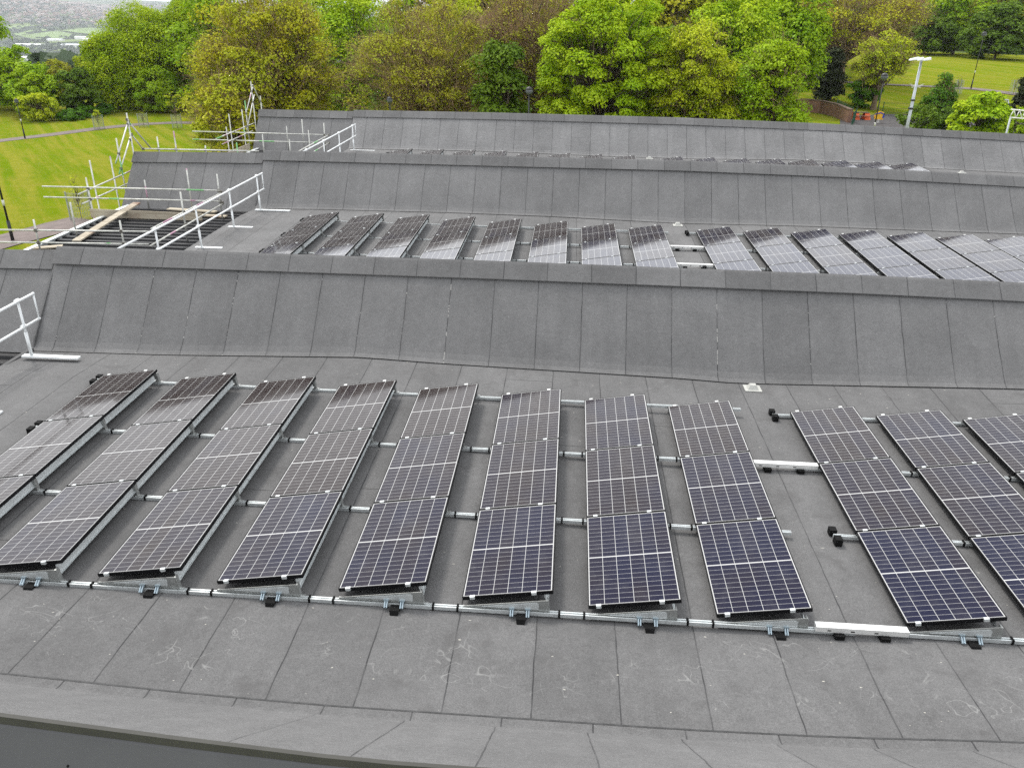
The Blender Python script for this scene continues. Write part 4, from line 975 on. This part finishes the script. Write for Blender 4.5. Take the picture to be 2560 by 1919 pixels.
# saplings inside wire guards
def sapling(px, py, h, label, leafy=600, r=.5):
    b0 = ground_hit(px, py); x, y, z = b0
    e = tree('sapling', label, b0, h, r, crown0=.5, kind='yellow', nclump=14, nleaf=leafy, leaf=.12, seed=px, cat='sapling', group='staked saplings on the lawns', trunk_r=.025, clump_r=.25, twigs=20)
    gb = empty('tree_guard', b0, label.replace('sapling', 'wire guard round the sapling'), 'tree guard', 'wire guards round the saplings')
    mb = MB(); w = .42
    for i in range(7):
        for j in range(7):
            if i in (0, 6) or j in (0, 6): mb.tube((x-w+w*2*i/6, y-w+w*2*j/6, z), (x-w+w*2*i/6, y-w+w*2*j/6, z+1.6), .009, 3, cap=False)
    for zz_ in np.arange(.2, 1.65, .28):
        mb.path([(x-w, y-w, z+zz_), (x+w, y-w, z+zz_), (x+w, y+w, z+zz_), (x-w, y+w, z+zz_), (x-w, y-w, z+zz_)], .008, 3)
    mb.build('wire_mesh', M['guard'], gb)
    for sx, sy in ((-w, -w), (w, w)): MB().box(x+sx-.035, x+sx+.035, y+sy-.035, y+sy+.035, z, z+1.7).build('stake', M['guard'], gb)
sapling(249, 323, 2.2, 'sapling beside the curved path, left of the scaffold peak')
sapling(360, 317, 1.8, 'bare sapling beside the curved path, right of the scaffold peak', 60)
sapling(444, 320, 4.6, 'tallest sapling with pale leaves beside the curved path', 1500, .9)
sapling(205, 548, 2.4, 'sapling just beyond the deck corner, near the building', 80)
sapling(2392, 235, 2.0, 'sapling on the park slope above the olive conifer', 60)
sapling(2533, 236, 2.0, 'sapling at the path end near the right edge', 60)

# ------------------------------------------------------------------ valley: town, woods, sheds
M['field'] = simple('green_field', (0.12, 0.19, 0.035), 1.0, 0, 0.2, 0.01)
for poly in (((45, 92), (140, 79), (199, 91), (176, 98), (86, 101)), ((154, 79), (215, 72), (256, 74), (256, 91), (204, 86)), ((-20, 68), (75, 66), (45, 75), (-20, 84)), ((14, 89), (75, 79), (108, 75), (130, 77), (40, 92))):
    P = [Vector(ground_hit(*q)) for q in poly]; c_ = sum(P, Vector())/len(P); V = [tuple(c_+Vector((0, 0, 6)))]; n = len(P)
    ring = []
    for a_, b_ in zip(P, P[1:]+P[:1]):
        for i in range(6): q = a_.lerp(b_, i/6); ring.append(q)
    for f_ in (.5, 1.0):
        for q in ring:
            w_ = c_.lerp(q, f_); V.append((w_.x, w_.y, float(ground_z(w_.x, w_.y))+4))
    m_ = len(ring); V[0] = (c_.x, c_.y, float(ground_z(c_.x, c_.y))+4)
    F = [(0, 1+i, 1+(i+1) % m_) for i in range(m_)]+[(1+i, 1+m_+i, 1+m_+(i+1) % m_, 1+(i+1) % m_) for i in range(m_)]
    o = MB().add(V, F).build('field', M['field']); setp(o, kind='structure')
rs = np.random.RandomState(3)
def scatter(n, r0, r1, az0, az1, thr=None):
    r = np.sqrt(rs.uniform(r0**2, r1**2, n)); az = np.radians(rs.uniform(az0, az1, n)); return r*np.sin(az), r*np.cos(az)
x, y = scatter(9000, 4700, 8600, -44, -18)
nz = np.sin(x*.0031+1)*np.sin(y*.0023)+.5*np.sin(x*.009+y*.004); keep = nz > -.35; x = x[keep]; y = y[keep]; z = ground_z(x, y); n = len(x)
L_ = rs.uniform(9, 26, n); Wd = rs.uniform(7, 10, n); Hh = rs.uniform(5, 8, n); an = rs.choice([.3, 1.87], n)+rs.normal(size=n)*.1
def houses(name, idx, mat, lab):
    V = []; F = []
    ca, sa = np.cos(an[idx]), np.sin(an[idx])
    loc = np.array([(-1,-1,0),(1,-1,0),(1,1,0),(-1,1,0),(-1,-1,1),(1,-1,1),(1,1,1),(-1,1,1),(-1,0,1.5),(1,0,1.5)], float)
    P = loc[None]*np.stack([L_[idx]/2, Wd[idx]/2, Hh[idx]], 1)[:, None]
    Xw = x[idx][:, None]+P[..., 0]*ca[:, None]-P[..., 1]*sa[:, None]; Yw = y[idx][:, None]+P[..., 0]*sa[:, None]+P[..., 1]*ca[:, None]; Zw = z[idx][:, None]-1+P[..., 2]
    V = np.stack([Xw, Yw, Zw], -1).reshape(-1, 3)
    fq = np.array([(0,1,5,4),(1,2,6,5),(2,3,7,6),(3,0,4,7),(4,5,9,8),(6,7,8,9),(4,8,7,7),(5,6,9,9)])
    F = (np.arange(len(idx))*10)[:, None, None]+fq[None]
    me = bpy.data.meshes.new(name); me.from_pydata(V.tolist(), [], [tuple(dict.fromkeys(f)) for f in F.reshape(-1, 4).tolist()]); me.materials.append(mat)
    o = bpy.data.objects.new(name, me); COL.objects.link(o); setp(o, lab, 'houses', kind='stuff')
ii = rs.rand(n)
M['h1'] = simple('house_brick', (0.20, 0.12, 0.09), .9); M['h2'] = simple('house_render', (0.32, 0.27, 0.24), .9); M['h3'] = simple('house_slate', (0.09, 0.08, 0.08), .9)
houses('distant_town', np.where(ii < .45)[0], M['h1'], 'far town of small reddish houses across the valley')
houses('distant_town', np.where((ii >= .45) & (ii < .75))[0], M['h2'], 'far town of pale rendered houses across the valley')
houses('distant_town', np.where(ii >= .75)[0], M['h3'], 'far town of dark roofed houses across the valley')
# woods and hedgerow trees as blobs of leaf faces
def woods(name, x, y, s_, mat, lab, per=14):
    n = len(x); c = np.stack([x, y, ground_z(x, y)], 1); c = np.repeat(c, per, 0); ss_ = np.repeat(s_, per)
    d = unit(rs, len(c)); d[:, 2] = abs(d[:, 2]); pos = c+d*ss_[:, None]*np.array([1, 1, .9])
    V = leaves(pos, d+rs.normal(size=d.shape)*.3, 1.0, rs, .9).reshape(-1, 4, 3); ctr = V.mean(1, keepdims=True); V = ctr+(V-ctr)*(ss_*1.0)[:, None, None]
    o = mesh_np(name, V.reshape(-1, 3), np.arange(len(V)*4).reshape(-1, 4), mat); setp(o, lab, 'woods', kind='stuff')
M['wood'] = leafmat('wood_leaf', (.035, .06, .022), (.055, .085, .028), (.03, .055, .03), tr=.15, nscale=.01)
x2, y2 = scatter(9000, 900, 8400, -44, -18); k2 = np.sin(x2*.0042)*np.sin(y2*.0031+2)+.4*np.sin(x2*.013-y2*.006) > .12
x2, y2 = x2[k2], y2[k2]; woods('distant_woods', x2, y2, rs.uniform(6, 13, len(x2)), M['wood'], 'far dark woods and hedgerow trees across the valley')
x3, y3 = scatter(2200, 260, 1500, -46, -16); woods('valley_woods', x3, y3, rs.uniform(4, 7, len(x3)), M['wood'], 'woodland on the slope falling to the valley', 18)
sheds = [((45, 150), 95, 30, 9, 'long white shed low in the valley at the left edge'), ((182, 118), 70, 40, 10, 'pale grey warehouse in the middle of the valley'), ((245, 104), 110, 40, 10, 'white warehouse right of the grey one in the valley'),
         ((75, 116), 120, 25, 8, 'long pale shed left of the grey warehouse'), ((215, 98), 80, 30, 9, 'white shed behind the warehouses'), ((140, 103), 60, 30, 8, 'small white shed below the fields'), ((120, 164), 60, 12, 6, 'thin pale roof among valley trees')]
for (q, L0, W0, H0, lab) in sheds:
    x, y, z = ground_hit(*q); e = empty('warehouse', (x, y, z-2), lab, 'warehouse', 'warehouses in the valley')
    MB().box(x-L0/2, x+L0/2, y-W0/2, y+W0/2, z-2, z+H0*.8).build('wall', M['shed'], e)
    mb = MB(); mb.prism([(y-W0/2-1, z+H0*.8), (y+W0/2+1, z+H0*.8), (y, z+H0*1.15)], 'x', x-L0/2-1, x+L0/2+1); mb.build('roof', M['shed'] if L0 > 70 else M['mast'], e)
x, y, z = ground_hit(108, 190); e = empty('house', (x, y, z-2), 'house with a red tiled roof just below the left park trees', 'house')
MB().box(x-9, x+9, y-5, y+5, z-2, z+5).build('wall', M['h2'], e); MB().prism([(y-6, z+5), (y+6, z+5), (y, z+9)], 'x', x-10, x+10).build('roof', M['h1'], e)

# ------------------------------------------------------------------ haze over the valley
hz = MB().box(-14500, 14500, -14500, 14500, -175, 160).build('haze', bpy.data.materials.new('haze_air')); setp(hz, kind='stuff')
hm = hz.data.materials[0]; hm.use_nodes = True; t = hm.node_tree; t.nodes.clear()
o_ = t.nodes.new('ShaderNodeOutputMaterial'); v_ = t.nodes.new('ShaderNodeVolumePrincipled'); v_.inputs['Density'].default_value = 9e-5
v_.inputs['Color'].default_value = (.90, .95, 1.0, 1); v_.inputs['Anisotropy'].default_value = 0.2
t.links.new(v_.outputs[0], o_.inputs['Volume'])
hz['label'] = 'thin pale haze filling the valley air'
